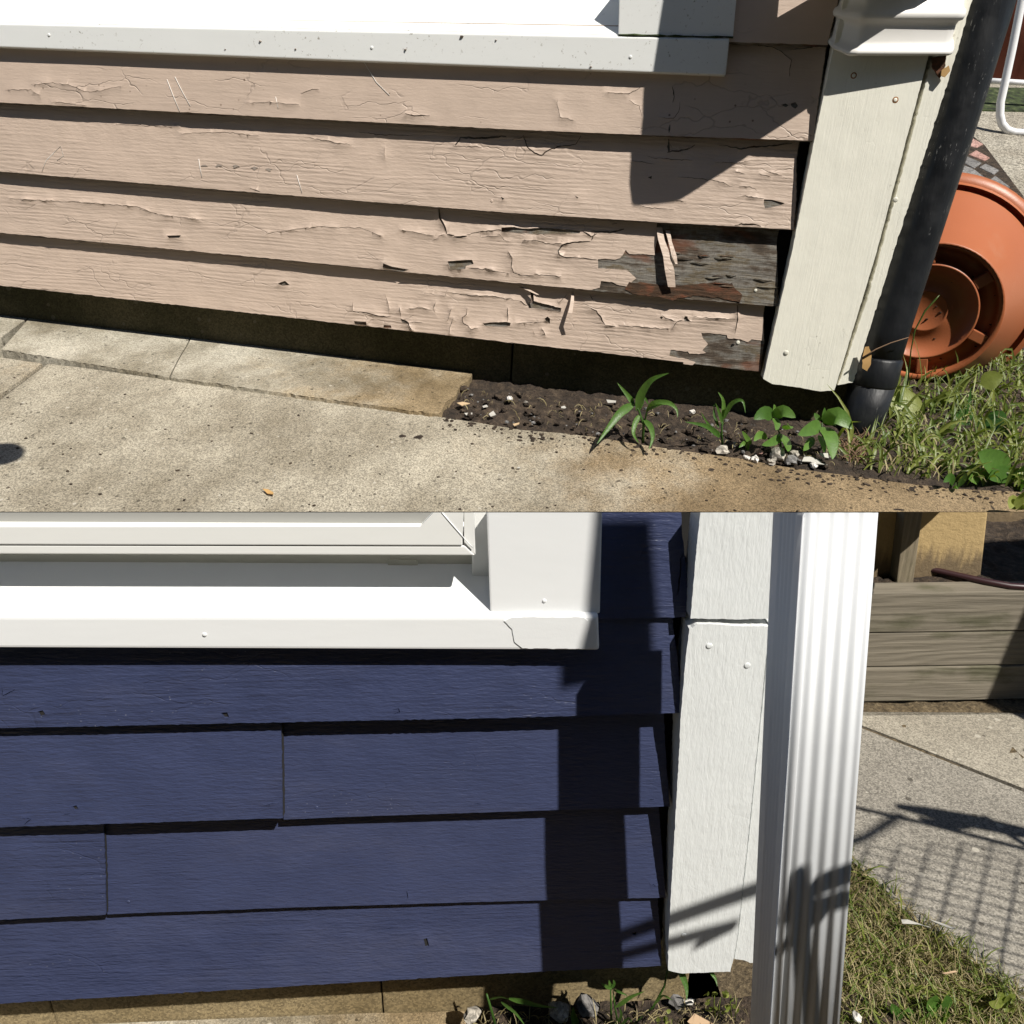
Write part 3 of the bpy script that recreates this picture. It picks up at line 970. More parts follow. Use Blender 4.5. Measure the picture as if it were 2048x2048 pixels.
BLA = A.w((1646, 60), .02)
def round_poly(poly, r, n=4):
    out = []
    k = len(poly)
    for i in range(k):
        p, a, c = V(poly[i]), V(poly[i - 1]), V(poly[(i + 1) % k])
        u, w = (a - p).normalized(), (c - p).normalized()
        half = math.acos(max(-1, min(1, u.dot(w)))) / 2
        d = min(r / math.tan(half), .45 * (a - p).length, .45 * (c - p).length)
        p0, p1 = p + u * d, p + w * d
        for j in range(n + 1):
            f = j / n
            out.append(p0 * (1 - f) ** 2 + p * (2 * f * (1 - f)) + p1 * f ** 2)
    return out
def secA(t, grow, dx=0.0, dy=0.0, up=False, thick=0.0):
    g_ = grow - thick
    if up:
        quad = [(FL.x - g_, -.178), (FL.x + .085, -.170), (FL.x + .075, -.06), (FL.x, -.06)]
    else:
        quad = [(FL.x - g_, -.056 - g_), (FR_.x + g_, -.044 - g_), (FR_.x - .004 + g_, -.012), (BLA.x - g_, -.012)]
    lean = (t - FL.z)
    cut = 0.0 if up else max(0.0, 1 - (t - FL.z) / .10)
    return [V((x + dx + lean * .05, y + dy, t + (x - FL.x) * .05 + cut * .95 * max(0.0, y + .046))) for x, y in [(q.x, q.y) for q in round_poly([V(q) for q in quad], .016)]]
b0_ = FL.z
prof = [(0, 0), (.0035, 0), (.0050, .003), (.0035, .007), (0, .010), (-.001, .018), (-.001, .034), (.0005, .040), (.005, .043), (.0065, .048), (.005, .054), (.0005, .057), (-.001, .075)]
m = MB()
secs = [secA(b0_ + z, g_) for g_, z in prof]
secs += [secA(b0_ + .080, 0, -.02), secA(b0_ + .085, 0, -.14, 0, True), secA(b0_ + .12, 0, -.145, 0, True), secA(b0_ + .7, 0, -.145, 0, True)]
loft(m, secs, cap=(False, True))
loft(m, [secA(b0_ + .0, 0, thick=.002), secA(b0_ + .09, 0, thick=.002)], cap=(False, False))
m.build('downspout_body', 'downspout_dirty', A, dpA)

# --- black drain pipe
pc = [((1980 + 18, -70), .0), ((1980, 0), .0), ((1912, 225), .0), ((1826, 500), .0), ((1776, 660), .0), ((1752, 742), .0), ((1722, 840), -.004), ((1703, 900), -.008)]
pts = [A.w(p, d) for p, d in pc]
dr = thing('drain_pipe', A, pts[-1], 'black plastic drain pipe standing upright beside the white corner board', 'pipe')
m = MB()
m.tube(pts[:6], .0335, 28)
m.build('pipe', 'black_plastic', A, dr)
m = MB()
m.tube([pts[5] + V((0, 0, .025)), pts[5] + V((0, 0, .021)), pts[5] - V((0, 0, .02)), pts[5] - V((0, 0, .024))], [.034, .0375, .0375, .036], 28)
m.tube([pts[5] - V((0, 0, .018)), pts[6], pts[7]], [.0365, .0365, .036], 28)
m.build('pipe_coupling', 'black_plastic', A, dr)

# --- ground of the upper place
LP = lambda p: A.g(p, LEDGE_H, SA)
GP = lambda p, h=GA: A.g(p, h, SA)
def slab(pts, depth, name, mat, bev=.004, fr=A, base=None):
    return tag(MB().prism(pts, V((0, 0, -depth)), bev).build(name, mat, fr, base=base or sum(pts, V()) / len(pts)), kind='structure')
def jag(a, c, n, amp, seed):
    return [(a[0] + (c[0] - a[0]) * k / n + noise.noise(V((k * 1.7, seed, 0))) * amp, a[1] + (c[1] - a[1]) * k / n + noise.noise(V((k * 1.3, seed, 7))) * amp) for k in range(1, n)]
ledges = [
    [(-140, 612), (57, 634.5), (30, 654), (2, 674), (-60, 690), (-190, 676)],
    [(59, 634.9)] + jag((59, 634.9), (379.5, 674.6), 6, 1, 12) + [(379.5, 674.6)] + jag((379.5, 674.6), (338, 753.5), 5, 5, 21) + [(338, 753.5)] + jag((338, 753.5), (3, 698), 40, 2.2, 2) + [(3, 698)],
    [(382, 674.8)] + jag((382, 674.8), (945, 746), 14, 2, 3) + [(945, 746), (938, 760), (918, 772), (912, 790), (888, 806), (884, 824), (860, 826)] + jag((860, 826), (340.5, 754), 60, 3.2, 4) + [(340.5, 754)] + jag((382, 674.8), (340.5, 754), 5, 5, 21)[::-1],
]
for q in ledges:
    slab([LP(p) for p in q], .05, 'pavement_edge', 'ledge_concrete', .0014, base=sum([LP(p) for p in ledges[2]], V()) / len(ledges[2]))
far = [(880, 834), (960, 846), (1040, 862), (1120, 866), (1190, 872), (1290, 893), (1390, 905), (1480, 917), (1560, 932), (1640, 944), (1723, 954), (1800, 968), (1912, 978), (2016, 980), (2085, 988)]
slab([GP(p) for p in [(95, 726)] + jag((95, 726), (850, 832), 12, 1.5, 8) + far + [(2085, 1120), (-330, 1120), (-105, 876)]], .08, 'pavement', 'walk_concrete', .004)
slab([GP(p) for p in [(-200, 683), (86, 725), (-112, 874), (-500, 1000)]], .08, 'pavement', 'walk_concrete', .006)

yd = A.dirn((2085, 700)).cross(A.dirn((2085, 1000))).normalized()
YARD_END = (A.eye, yd if yd.x < 0 else -yd)     # the yard of the upper house ends here
def terrain(fr, name, mat, x0, x1, y0, y1, h, sx, step, amp, f=30, seed=0, kind='structure', sy=None, edge=None):
    sy = fr.sy if sy is None else sy
    nx, ny = max(2, int((x1 - x0) / step)), max(2, int((y1 - y0) / step))
    m = MB()
    g_ = []
    for i in range(nx + 1):
        row = []
        for k in range(ny + 1):
            x, y = x0 + (x1 - x0) * i / nx, y0 + (y1 - y0) * k / ny
            z = h + sx * x + sy * y + amp * (noise.noise(V((x * f, y * f, seed))) + .5 * noise.noise(V((x * f * 2.7, y * f * 2.7, seed + 4))))
            row.append(m.bm.verts.new((x, y, z)))
        g_.append(row)
    for i in range(nx):
        for k in range(ny):
            m.face([g_[i][k], g_[i + 1][k], g_[i + 1][k + 1], g_[i][k + 1]], 0, True)
    return tag(m.build(name, mat, fr, base=((x0 + x1) / 2, (y0 + y1) / 2, h), edge=edge), kind=kind)
terrain(A, 'soil_bed', 'soil', -.16, .74, -.30, .03, GA - .005, SA, .006, .0075, 40, 3)
terrain(A, 'ground', 'soil', .60, 1.9, -.45, .90, GA - .006, SA, .014, .008, 16, 5, edge=YARD_END)
PSL, PY0 = .42, .9                         # the patio behind slopes up, away from the house
def PG(p, up=0.0):
    return A.plane(p, V((0, PY0, GA + A.sy * PY0 - .012 + up)), V((0, -PSL, 1)))
terrain(A, 'patio', 'patio_concrete', .70, 5.5, PY0, 7.0, GA + A.sy * PY0 - .012 - PSL * PY0, 0, .5, .0, 1, 1, sy=PSL)

# --- terracotta pot lying on its side, foot towards us
foot = A.g((1818, 757), GA, SA)
RB, RT, LEN = .130, .222, .25
ax = V((.26, 1, .09)).normalized()
C0 = foot + V((0, .0, RB * .97))
pot = thing('flower_pot', A, foot, 'large terracotta plastic flower pot lying on its side in the grass, its foot facing us', 'flower pot')
m = MB()
m.lathe([(RB * .93, .004), (RB * .985, 0), (RB, .004), (RB * 1.005, .02), (RB + (RT - RB) * .5, LEN * .45), (RB + (RT - RB) * .86, LEN * .84), (RB + (RT - RB) * .9, LEN * .855)], C0, ax, 72)
m.build('pot_wall', 'terracotta', A, pot)
m = MB()
m.lathe([(RB + (RT - RB) * .9, LEN * .855), (RT * 1.0, LEN * .87), (RT * 1.05, LEN * .885), (RT * 1.07, LEN * .98), (RT * 1.06, LEN), (RT * 1.02, LEN * .99), (RT * .98, LEN * .8)], C0, ax, 72)
m.build('pot_rim', 'terracotta', A, pot)
m = MB()
m.lathe([(RB * .93, .004), (RB * .915, .03), (RB * .70, .03), (RB * .69, .008), (RB * .655, .008), (RB * .64, .020), (RB * .30, .022), (RB * .29, .020), (RB * .27, .022), (0, .022)], C0, ax, 72)
m.build('pot_base', 'terracotta', A, pot)
e1 = ax.cross(V((0, 0, 1))).normalized()
e2 = ax.cross(e1)
for k in range(6):
    t = math.radians(60 * k + 20)
    rd, tn = e1 * math.cos(t) + e2 * math.sin(t), -e1 * math.sin(t) + e2 * math.cos(t)
    a_, c_ = C0 + rd * RB * .69, C0 + rd * RB * .92
    h = .010
    MB().hexa([a_ - tn * h + ax * .008, c_ - tn * h + ax * .008, c_ + tn * h + ax * .008, a_ + tn * h + ax * .008,
               a_ - tn * h + ax * .031, c_ - tn * h + ax * .031, c_ + tn * h + ax * .031, a_ + tn * h + ax * .031], .002).build('rib', 'terracotta', A, pot)
m = MB()
rr = random.Random(4)
for _ in range(26):
    t, r = rr.uniform(0, 6.28), RB * rr.choice([rr.uniform(.1, .6), rr.uniform(.72, .9)])
    q = C0 + (e1 * math.cos(t) + e2 * math.sin(t)) * r + ax * (.0215 if r < RB * .65 else .0295)
    irregular(m, q, rr.uniform(.0015, .0035), .5, rr.randint(1, 99), 1)
tag(m.build('dirt_crumbs', 'soil', A, pot), kind='stuff')

# --- things farther back on the patio
ch = PG((2030, 268))
chair = thing('lawn_chair', A, ch, 'white tubular metal lawn chair leg frame standing on the patio', 'chair')
CY = -ch.y
def arc_px(pts):
    return [A.w(p, CY) for p in pts]
leg = arc_px([(2062, -60), (2044, 0), (2036, 40), (2024, 100), (2010, 165), (2001, 205), (2000, 230), (2004, 248), (2014, 260), (2028, 265), (2060, 267), (2120, 270)])
MB().tube(leg, .0135, 14).build('leg', 'white_metal', A, chair)
MB().tube([A.w((1950, 160), CY - .25), A.w((2120, 170), CY - .25)], .010, 12).build('stretcher', 'white_metal', A, chair)
for k, (p, r, hgt, lab) in enumerate((((2010, 172), .20, .52, 'dark red flower pot behind the white lawn chair, nearest the black pipe'), ((2085, 178), .22, .62, 'dark red flower pot behind the white lawn chair, at the picture edge'))):
    o = PG(p)
    pt = thing('flower_pot', A, o, lab, 'flower pot', 'dark red pots on the patio')
    MB().lathe([(0, 0), (r * .72, 0), (r * .95, hgt * .8), (r * .95, hgt * .82), (r * 1.05, hgt * .83), (r * 1.06, hgt), (r * .95, hgt), (r * .9, hgt * .85), (0, hgt * .84)], o + V((0, r, 0)), (0, 0, 1), 40).build('pot_wall', 'brick_red', A, pt)
    MB().lathe([(0, .001), (r * .9, .0), (r * .2, .03), (0, .04)], o + V((0, r, hgt * .84)), (0, 0, 1), 24).build('potting_soil', 'soil', A, pt)
q = [PG(p, .006) for p in ((1935, 174), (2130, 176), (2130, 222), (1935, 219))]
tag(MB().prism(q, V((0, 0, -.01))).build('moss_patch', 'moss', A, base=q[0]), kind='stuff')
rr = random.Random(12)
hd = PG((2020, 130))
hedge = thing('hedge', A, hd + V((0, .4, 0)), 'dark leafy hedge at the far end of the patio, beyond the pots', 'hedge')
m = MB()
for _ in range(2600):
    p0 = V((hd.x + rr.uniform(-1.6, 3.0), hd.y + rr.uniform(.2, .6), hd.z + rr.uniform(0, 1.7)))
    m.blade([p0, p0 + V((rr.uniform(-.06, .06), -.03, rr.uniform(-.05, .05))), p0 + V((rr.uniform(-.1, .1), -.05, rr.uniform(-.1, .1)))], .06, rr.random(), .1, prof=lambda f: math.sin(math.pi * min(.95, f + .05)))
tag(m.build('foliage', 'leaf_dark', A, hedge, recalc=False), kind='stuff')
MB().box(hd.x - 1.6, hd.x + 3, hd.y + .5, hd.y + .8, hd.z - .05, hd.z + 1.5).build('trunk_mass', 'moss', A, hedge)
RP = lambda *p: zz(1700, 0, 4.83, p)
edging = thing('brick_edging', A, PG((1960, 330)), 'pink and grey pavers laid beside the patio, behind the terracotta pot', 'paving')
PV = [('pink_paver', [(1060, 1375), (1165, 1322), (1285, 1388), (1225, 1420), (1150, 1402)]), ('pink_paver', [(1150, 1490), (1220, 1448), (1352, 1520), (1300, 1548)]),
      ('grey_paver', [(1040, 1540), (1120, 1500), (1272, 1570), (1200, 1618)]), ('grey_paver', [(1250, 1612), (1310, 1577), (1442, 1640), (1390, 1680)]),
      ('grey_paver', [(940, 1640), (1030, 1570), (1190, 1625), (1100, 1690)]), ('grey_paver', [(1110, 1655), (1200, 1632), (1335, 1735), (1250, 1790)]), ('grey_paver', [(1340, 1742), (1405, 1695), (1545, 1800), (1500, 1835)]),
      ('grey_paver', [(1350, 1880), (1330, 1760), (1490, 1845), (1600, 1930), (1560, 2000)]), ('grey_paver', [(1000, 1760), (1100, 1700), (1240, 1800), (1200, 1900), (1000, 1900)])]
for mt, q in PV:
    pts = [PG(p, .007) for p in zz(1700, 0, 4.83, q)]
    c = sum(pts, V()) / len(pts)
    pts = [c + (p - c) * 1.03 for p in pts]
    MB().prism(pts, V((0, 0, -.03)), .004).build('paver', mt, A, edging)
q = [PG(p, .004) for p in zz(1700, 0, 4.83, [(700, 1500), (1170, 1300), (1300, 1400), (1680, 1900), (1700, 2200), (900, 2200)])]
tag(MB().prism(q, V((0, 0, -.02))).build('paver_bed', 'soil', A, base=q[0]), kind='structure')

# --- weeds, stones and litter along the wall
def stemleaf(m, fr, pts, d, w, tone, dd=0.0, fold=.2, broad=False):
    P = []
    n = len(pts)
    for k, p in enumerate(pts):
        P.append(fr.w(p, d + dd * k / (n - 1)))
    # smooth
    Q = []
    for k in range(n - 1):
        for f in (0, .25, .5, .75):
            p0, p1, p2, p3 = P[max(k - 1, 0)], P[k], P[k + 1], P[min(k + 2, n - 1)]
            Q.append(.5 * ((2 * p1) + (p2 - p0) * f + (2 * p0 - 5 * p1 + 4 * p2 - p3) * f * f + (3 * p1 - p0 - 3 * p2 + p3) * f ** 3))
    Q.append(P[-1])
    if broad:
        pr = lambda f: max(.04, math.sin(math.pi * f ** .8) ** .8)
    else:
        pr = lambda f: max(.03, min(1, .3 + 3 * f) * (1 - f ** 1.8))
    m.blade(Q, w, tone, fold, prof=pr)

def weed(fr, name, label, base_px, h, leaves, stems, mat='leaf_green', group=None, cat='weed', sx=0.0, scale=1.0):
    o = fr.g(base_px, h, sx)
    d = -o.y
    t = thing(name, fr, o, label, cat, group)
    for pts, rad in stems:
        q = [fr.w(p, d) for p in pts]
        MB().tube(q, [rad * (1 - .5 * k / (len(q) - 1)) for k in range(len(q))], 7).build('stem', mat, fr, t)
    for k, (pts, wpx, dd, broad) in enumerate(leaves):
        dist = (fr.w(pts[0], d) - fr.eye).length
        m = MB()
        stemleaf(m, fr, pts, d, wpx * dist / FOC * scale, random.Random(k * 7 + int(base_px[0])).random(), dd, .12 if broad else .22, broad)
        m.build('leaf', mat, fr, t, recalc=False)
    return t

weed(A, 'grass_weed', 'tall broad-bladed grass weed growing from the soil under the peeling boards', (1286, 886), GA, [
    (R7((1310, 350), (1230, 400), (1150, 500), (1075, 605)), 19, .07, 0), (R7((1335, 390), (1360, 280), (1430, 190), (1540, 148)), 19, .02, 0),
    (R7((1310, 345), (1270, 290), (1205, 210)), 12, .0, 0), (R7((1395, 395), (1440, 345), (1530, 340), (1585, 380), (1595, 435)), 13, .03, 0), (R7((1380, 450), (1420, 500), (1432, 570), (1408, 645)), 13, .05, 0),
    (R7((1350, 420), (1320, 470), (1310, 540), (1345, 600)), 12, .04, 0), (R7((1345, 390), (1375, 310), (1410, 355)), 10, -.01, 0), (R7((1400, 380), (1450, 360), (1500, 350)), 9, .02, 0)],
    [(R7((1370, 600), (1375, 480), (1345, 390), (1305, 330)), .0024), (R7((1375, 500), (1400, 380), (1440, 330)), .0018)], sx=SA)
weed(A, 'grass_weed', 'small grass weed with a bent narrow leaf, between the tall weed and the leafy seedlings', (1444, 890), GA, [
    (R7((1885, 440), (1888, 330), (1855, 270)), 9, .0, 0), (R7((1870, 545), (1800, 490), (1745, 400)), 8, .02, 0), (R7((1865, 560), (1780, 492), (1640, 462)), 12, .05, 0),
    ([(1447, 838), (1462, 808), (1484, 801), (1491, 826)], 10, .02, 0), ([(1446, 850), (1437, 822), (1431, 806)], 8, .01, 0), (R7((1860, 500), (1830, 420), (1830, 350)), 7, -.01, 0)],
    [(R7((1883, 610), (1878, 520), (1885, 430)), .0020)], sx=SA)
weed(A, 'seedling', 'leafy seedling with glossy oval leaves, left of the pair beside the pebbles', (1546, 900), GA, [
    (R8((335, 425), (280, 400), (215, 440)), 26, .03, 1), (R8((340, 425), (400, 390), (480, 430)), 24, .02, 1), (R8((340, 415), (348, 380), (343, 345)), 8, .0, 1), (R8((345, 430), (360, 470), (355, 510)), 15, .03, 1),
    (R8((400, 540), (340, 580), (265, 605)), 17, .04, 1), (R8((400, 540), (420, 600), (430, 645)), 20, .05, 1), (R8((400, 500), (440, 480), (450, 500)), 15, .03, 1), (R8((200, 600), (170, 560), (140, 515)), 10, .02, 1), (R8((180, 640), (160, 590), (120, 620)), 10, .02, 1), (R8((300, 560), (250, 540), (215, 580)), 15, .03, 1)],
    [(R8((390, 640), (380, 540), (345, 425)), .0016)], sx=SA)
weed(A, 'seedling', 'leafy seedling with four broad pointed leaves, right of the pair, against the black pipe', (1650, 905), GA, [
    (R8((640, 470), (580, 500), (495, 540)), 26, .05, 1), (R8((660, 465), (740, 420), (840, 500)), 34, .02, 1), (R8((650, 490), (700, 560), (715, 695)), 29, .06, 1), (R8((650, 450), (660, 410), (665, 365)), 8, .0, 1),
    (R8((640, 450), (615, 425), (600, 400)), 10, .0, 1), (R8((630, 540), (650, 600), (660, 650)), 14, .05, 1), (R8((600, 560), (560, 600), (530, 640)), 16, .03, 1)],
    [(R8((660, 660), (655, 560), (648, 460)), .0017)], mat='leaf_green', sx=SA)

rr = random.Random(5)
for k, (p, r, mt, lab) in enumerate([
    (R8((222, 703))[0], .0085, 'white_stone', 'white pebble at the left of the row under the seedlings'), (R8((325, 722))[0], .0085, 'stone', 'tan pebble beside the flat grey stone'),
    (R8((445, 717))[0], .012, 'grey_paver', 'dark grey pebble next to the white paint scrap'), (R8((360, 685))[0], .017, 'stone', 'largest flat grey pebble under the left seedling'),
    (R8((592, 742))[0], .0075, 'white_stone', 'pale pebble below the white paint scrap'), (R8((252, 658))[0], .0075, 'pink_paver', 'reddish pebble under the left seedling'),
    (R8((165, 690))[0], .006, 'white_stone', 'small white pebble, leftmost of the cluster'), (R8((15, 650))[0], .012, 'stone', 'yellowish pebble at the foot of the small grass weed'),
    (R8((470, 670))[0], .009, 'stone', 'grey pebble behind the dark grey one'), (R8((425, 365))[0], .007, 'white_stone', 'white pebble in the shade behind the seedlings'),
    (R7((512, 320))[0], .0075, 'white_stone', 'white pebble on the dark soil near the concrete ledge'), (R7((1685, 405))[0], .0065, 'white_stone', 'cream pebble between the two grass weeds'), (R7((620, 342))[0], .004, 'stone', 'tiny tan pebble on the dark soil')]):
    o = A.g(p, GA + .001, SA)
    tag(irregular(MB(), o + V((0, 0, r * .3)), r, .62, k + 3).build('pebble', mt, A, base=o), lab, 'pebble', 'pebbles along the wall')

def chip(fr, px, h, name, mat, label, group=None, sx=0.0, cat='paint chip', lift=.004):
    pts = [fr.g(p, h, sx) for p in px]
    c = sum(pts, V()) / len(pts)
    pts = [c + (p - c) * (.7 + .35 * noise.noise(p * 333)) for p in pts]
    pts = [p + V((0, 0, lift * (.5 + .8 * noise.noise(p * 90)) )) for p in pts]
    return tag(MB().prism(pts, V((.0004, .0004, -.0012))).build(name, mat, fr, base=c), label, cat, group)
chip(A, R8((505, 680), (560, 682), (640, 700), (690, 735), (715, 745), (600, 735), (560, 715), (495, 715)), GA + .004, 'paint_chip', 'paint_chip', 'long white paint scrap lying by the right seedling', 'fallen paint chips', SA)
chip(A, R8((620, 658), (690, 660), (700, 690), (650, 682)), GA + .006, 'paint_chip', 'paint_chip', 'short white paint scrap tucked under the right seedling', 'fallen paint chips', SA)
chip(A, R7((838, 365), (870, 358), (882, 372), (860, 384), (836, 382)), GA + .003, 'paint_chip', 'paint_chip', 'white paint chip in the middle of the bare soil', 'fallen paint chips', SA)
chip(A, R7((1125, 325), (1205, 332), (1200, 354), (1130, 345)), GA + .004, 'paint_chip', 'paint_chip', 'white paint chip left of the tall grass weed', 'fallen paint chips', SA)
chip(A, R7((330, 365), (375, 348), (378, 368), (335, 388)), GA + .003, 'paint_chip', 'paint_chip', 'white paint chip on soil near the end of the ledge, upper one', 'fallen paint chips', SA)
chip(A, R7((150, 345), (210, 330), (280, 352), (200, 370)), GA + .004, 'paint_chip', 'dry_leaf_pale', 'pale paint scrap at the end of the concrete ledge', 'fallen paint chips', SA)
chip(A, R7((205, 412), (280, 400), (285, 415), (215, 430)), GA + .003, 'paint_chip', 'paint_chip', 'thin white paint chip by the corner of the ledge', 'fallen paint chips', SA)
chip(A, R7((370, 420), (410, 398), (425, 425), (385, 445)), GA + .003, 'paint_chip', 'paint_chip', 'curled white paint chip on soil near the ledge, lower one', 'fallen paint chips', SA)
chip(A, R7((520, 480), (580, 470), (585, 492), (530, 498)), GA + .003, 'paint_chip', 'dry_leaf_pale', 'pinkish paint chip at the edge of the walk', 'fallen paint chips', SA)
chip(A, R7((555, 762), (582, 757), (584, 766), (558, 770)), GA + .002, 'paint_chip', 'paint_chip', 'tiny white paint chip lying out on the walk', 'fallen paint chips', SA, lift=.002)
chip(A, Z3((985, 882), (1010, 880), (1040, 895), (1035, 908), (1005, 902)), GA + .003, 'fallen_leaf', 'dry_leaf', 'small brown leaf lying on the concrete walk', None, SA, 'leaf')
# leaf and twig caught behind the pipe
RQ = lambda *p: zz(1680, 340, 4.6, p)
fcL = Face(A, (1700, 700), (1760, 700), .042, 0.0)
tag(sheet(MB(), fcL, rough_line(RQ((235, 1630), (270, 1625), (290, 1700), (285, 1780), (250, 1850), (205, 1820), (205, 1730)), 4, 1.5), (), 0, -.0006, grid=.004, bow=.004).build('dead_leaf', 'dry_leaf', A, base=fcL.at((1735, 720))), 'curled tan leaf caught between corner board and black pipe', 'leaf')
tag(MB().tube([A.w(p, .045) for p in RQ((195, 1735), (330, 1650), (470, 1590), (630, 1540))], [.0014, .0012, .001, .0006], 6).build('twig', 'twig', A, base=A.w((1735, 700), .045)), 'thin twig sticking out across the black pipe', 'twig')
tag(MB().tube([A.w(p, -.07) for p in [(1815, 770), (1822, 700), (1830, 660), (1850, 622), (1872, 598), (1879, 590)]], [.0013, .0011, .0012, .0016, .0016, .0005], 6).build('grass_stalk', 'grass_green', A, base=A.w((1815, 770), -.07)), 'thin seed stalk of grass in front of the terracotta pot', 'grass stalk')

# --- grass and broad leaves at the right of the pipe
def meadow(fr, poly, n, h, sx, name, mat, lmin, lmax, w, label, seed, flat=.5, cat=None, avoid=None):
    rr = random.Random(seed)
    xs, ys = [p[0] for p in poly], [p[1] for p in poly]
    P = np.array([(rr.uniform(min(xs), max(xs)), rr.uniform(min(ys), max(ys))) for _ in range(n * 3)])
    P = P[inside(P, poly)][:n]
    m = MB()
    for p in P:
        o = fr.g(tuple(p), h, sx)
        a, L_ = rr.uniform(0, 6.28), rr.uniform(lmin, lmax)
        tilt = rr.uniform(.2, 1.0) * (1 + flat)
        dx, dy = math.cos(a), math.sin(a)
        q = o.copy()
        path = [q.copy()]
        ang = math.pi / 2 - tilt * .35
        for k in range(4):
            q = q + V((dx * math.cos(ang), dy * math.cos(ang), math.sin(ang))) * L_ / 4
            path.append(q.copy())
            ang -= tilt * rr.uniform(.25, .6)
        for q in path:
            q.z = max(q.z, h + sx * q.x + fr.sy * q.y - .002)
        m.blade(path, w * rr.uniform(.4, 1.7), rr.random(), .25)
    o = m.build(name, mat, fr, base=fr.g(poly[0], h, sx), recalc=False)
    return tag(o, label, cat, kind='stuff')
GRA = [(1705, 775), (1800, 778), (1880, 752), (1960, 725), (2070, 690), (2070, 985), (2010, 975), (1920, 970), (1800, 958), (1700, 935), (1650, 900), (1740, 885)]
meadow(A, GRA, 60, GA - .004, SA, 'tall_grass', 'grass_green', .06, .12, .0050, 'scattered tall blades of grass right of the black pipe', 25, .5, 'grass')
meadow(A, GRA, 640, GA - .004, SA, 'grass', 'grass_green', .025, .065, .0055, 'green grass growing right of the black pipe', 21, .6, 'grass')
meadow(A, GRA, 260, GA - .004, SA, 'dry_grass', 'grass_dry', .02, .06, .0022, 'dry straw among the grass right of the black pipe', 22, 1.2, 'grass')
meadow(A, [(1680, 880), (1740, 880), (1735, 930), (1690, 925)], 130, GA - .002, SA, 'dead_roots', 'twig', .015, .035, .002, 'tuft of dead brown roots at the foot of the black pipe', 23, 1.0, 'roots')
BL = [  # broad-leaf weeds: base, leaves
    ((1785, 790), 'broad-leaf weed with one big pale drooping leaf, just right of the pipe foot', 'leaf_yellow', [(R8((1075, 250), (1130, 300), (1180, 400), (1200, 540)), 34, .05, 1), (R8((1120, 330), (1180, 330), (1235, 420), (1190, 500)), 30, .03, 1), (R8((1090, 150), (1110, 190), (1130, 235)), 18, .0, 1)]),
    ((1945, 815), 'broad-leaf weed with dark leaves in the middle of the grass', 'leaf_dark', [(R8((1620, 470), (1700, 490), (1850, 560)), 34, .05, 1), (R8((1610, 440), (1540, 430), (1470, 450)), 22, .02, 1), (R8((1680, 480), (1760, 440), (1820, 460)), 24, .0, 1), (R8((1590, 480), (1580, 380), (1595, 230)), 9, .0, 0)]),
    ((1900, 800), 'small broad-leaf weed below the terracotta pot', 'leaf_yellow', [(R8((1400, 345), (1440, 300), (1480, 330)), 20, .02, 1), (R8((1660, 220), (1720, 190), (1800, 170)), 24, .0, 1), (R8((1380, 360), (1330, 340), (1290, 330)), 12, .02, 1)]),
    ((2000, 930), 'plantain rosette with ribbed green leaves near the walk', 'leaf_green', [(R8((1830, 790), (1740, 720), (1640, 650)), 34, .05, 1), (R8((1840, 800), (1770, 790), (1705, 815)), 22, .05, 1), (R8((1840, 820), (1900, 760), (1950, 720)), 26, .04, 1), (R8((1700, 850), (1640, 810), (1580, 820)), 22, .05, 1), (R8((1850, 830), (1900, 850), (1960, 840)), 24, .05, 1)]),
    ((1905, 950), 'small narrow-leaf weed at the edge of the walk', 'leaf_green', [(R8((1480, 860), (1460, 810), (1420, 840)), 12, .03, 1), (R8((1520, 870), (1540, 820), (1560, 780)), 12, .02, 1), (R8((1480, 870), (1500, 860), (1505, 885)), 8, .03, 1)]),
    ((2035, 1010), 'yellowing leaf clump at the picture edge beside the walk', 'leaf_yellow', [(R8((1880, 1000), (1850, 960), (1840, 1010)), 16, .03, 1), (R8((1890, 1010), (1900, 940), (1930, 900)), 18, .02, 1), (R8((1890, 1020), (1930, 980), (1960, 1000)), 16, .03, 1)]),
]
for bp, lab, mt, lv in BL:
    weed(A, 'broad_leaf_weed', lab, (bp[0], bp[1] + 22), GA - .002, lv, [], mt, 'broad-leaf weeds in the grass', sx=SA, scale=1.35)

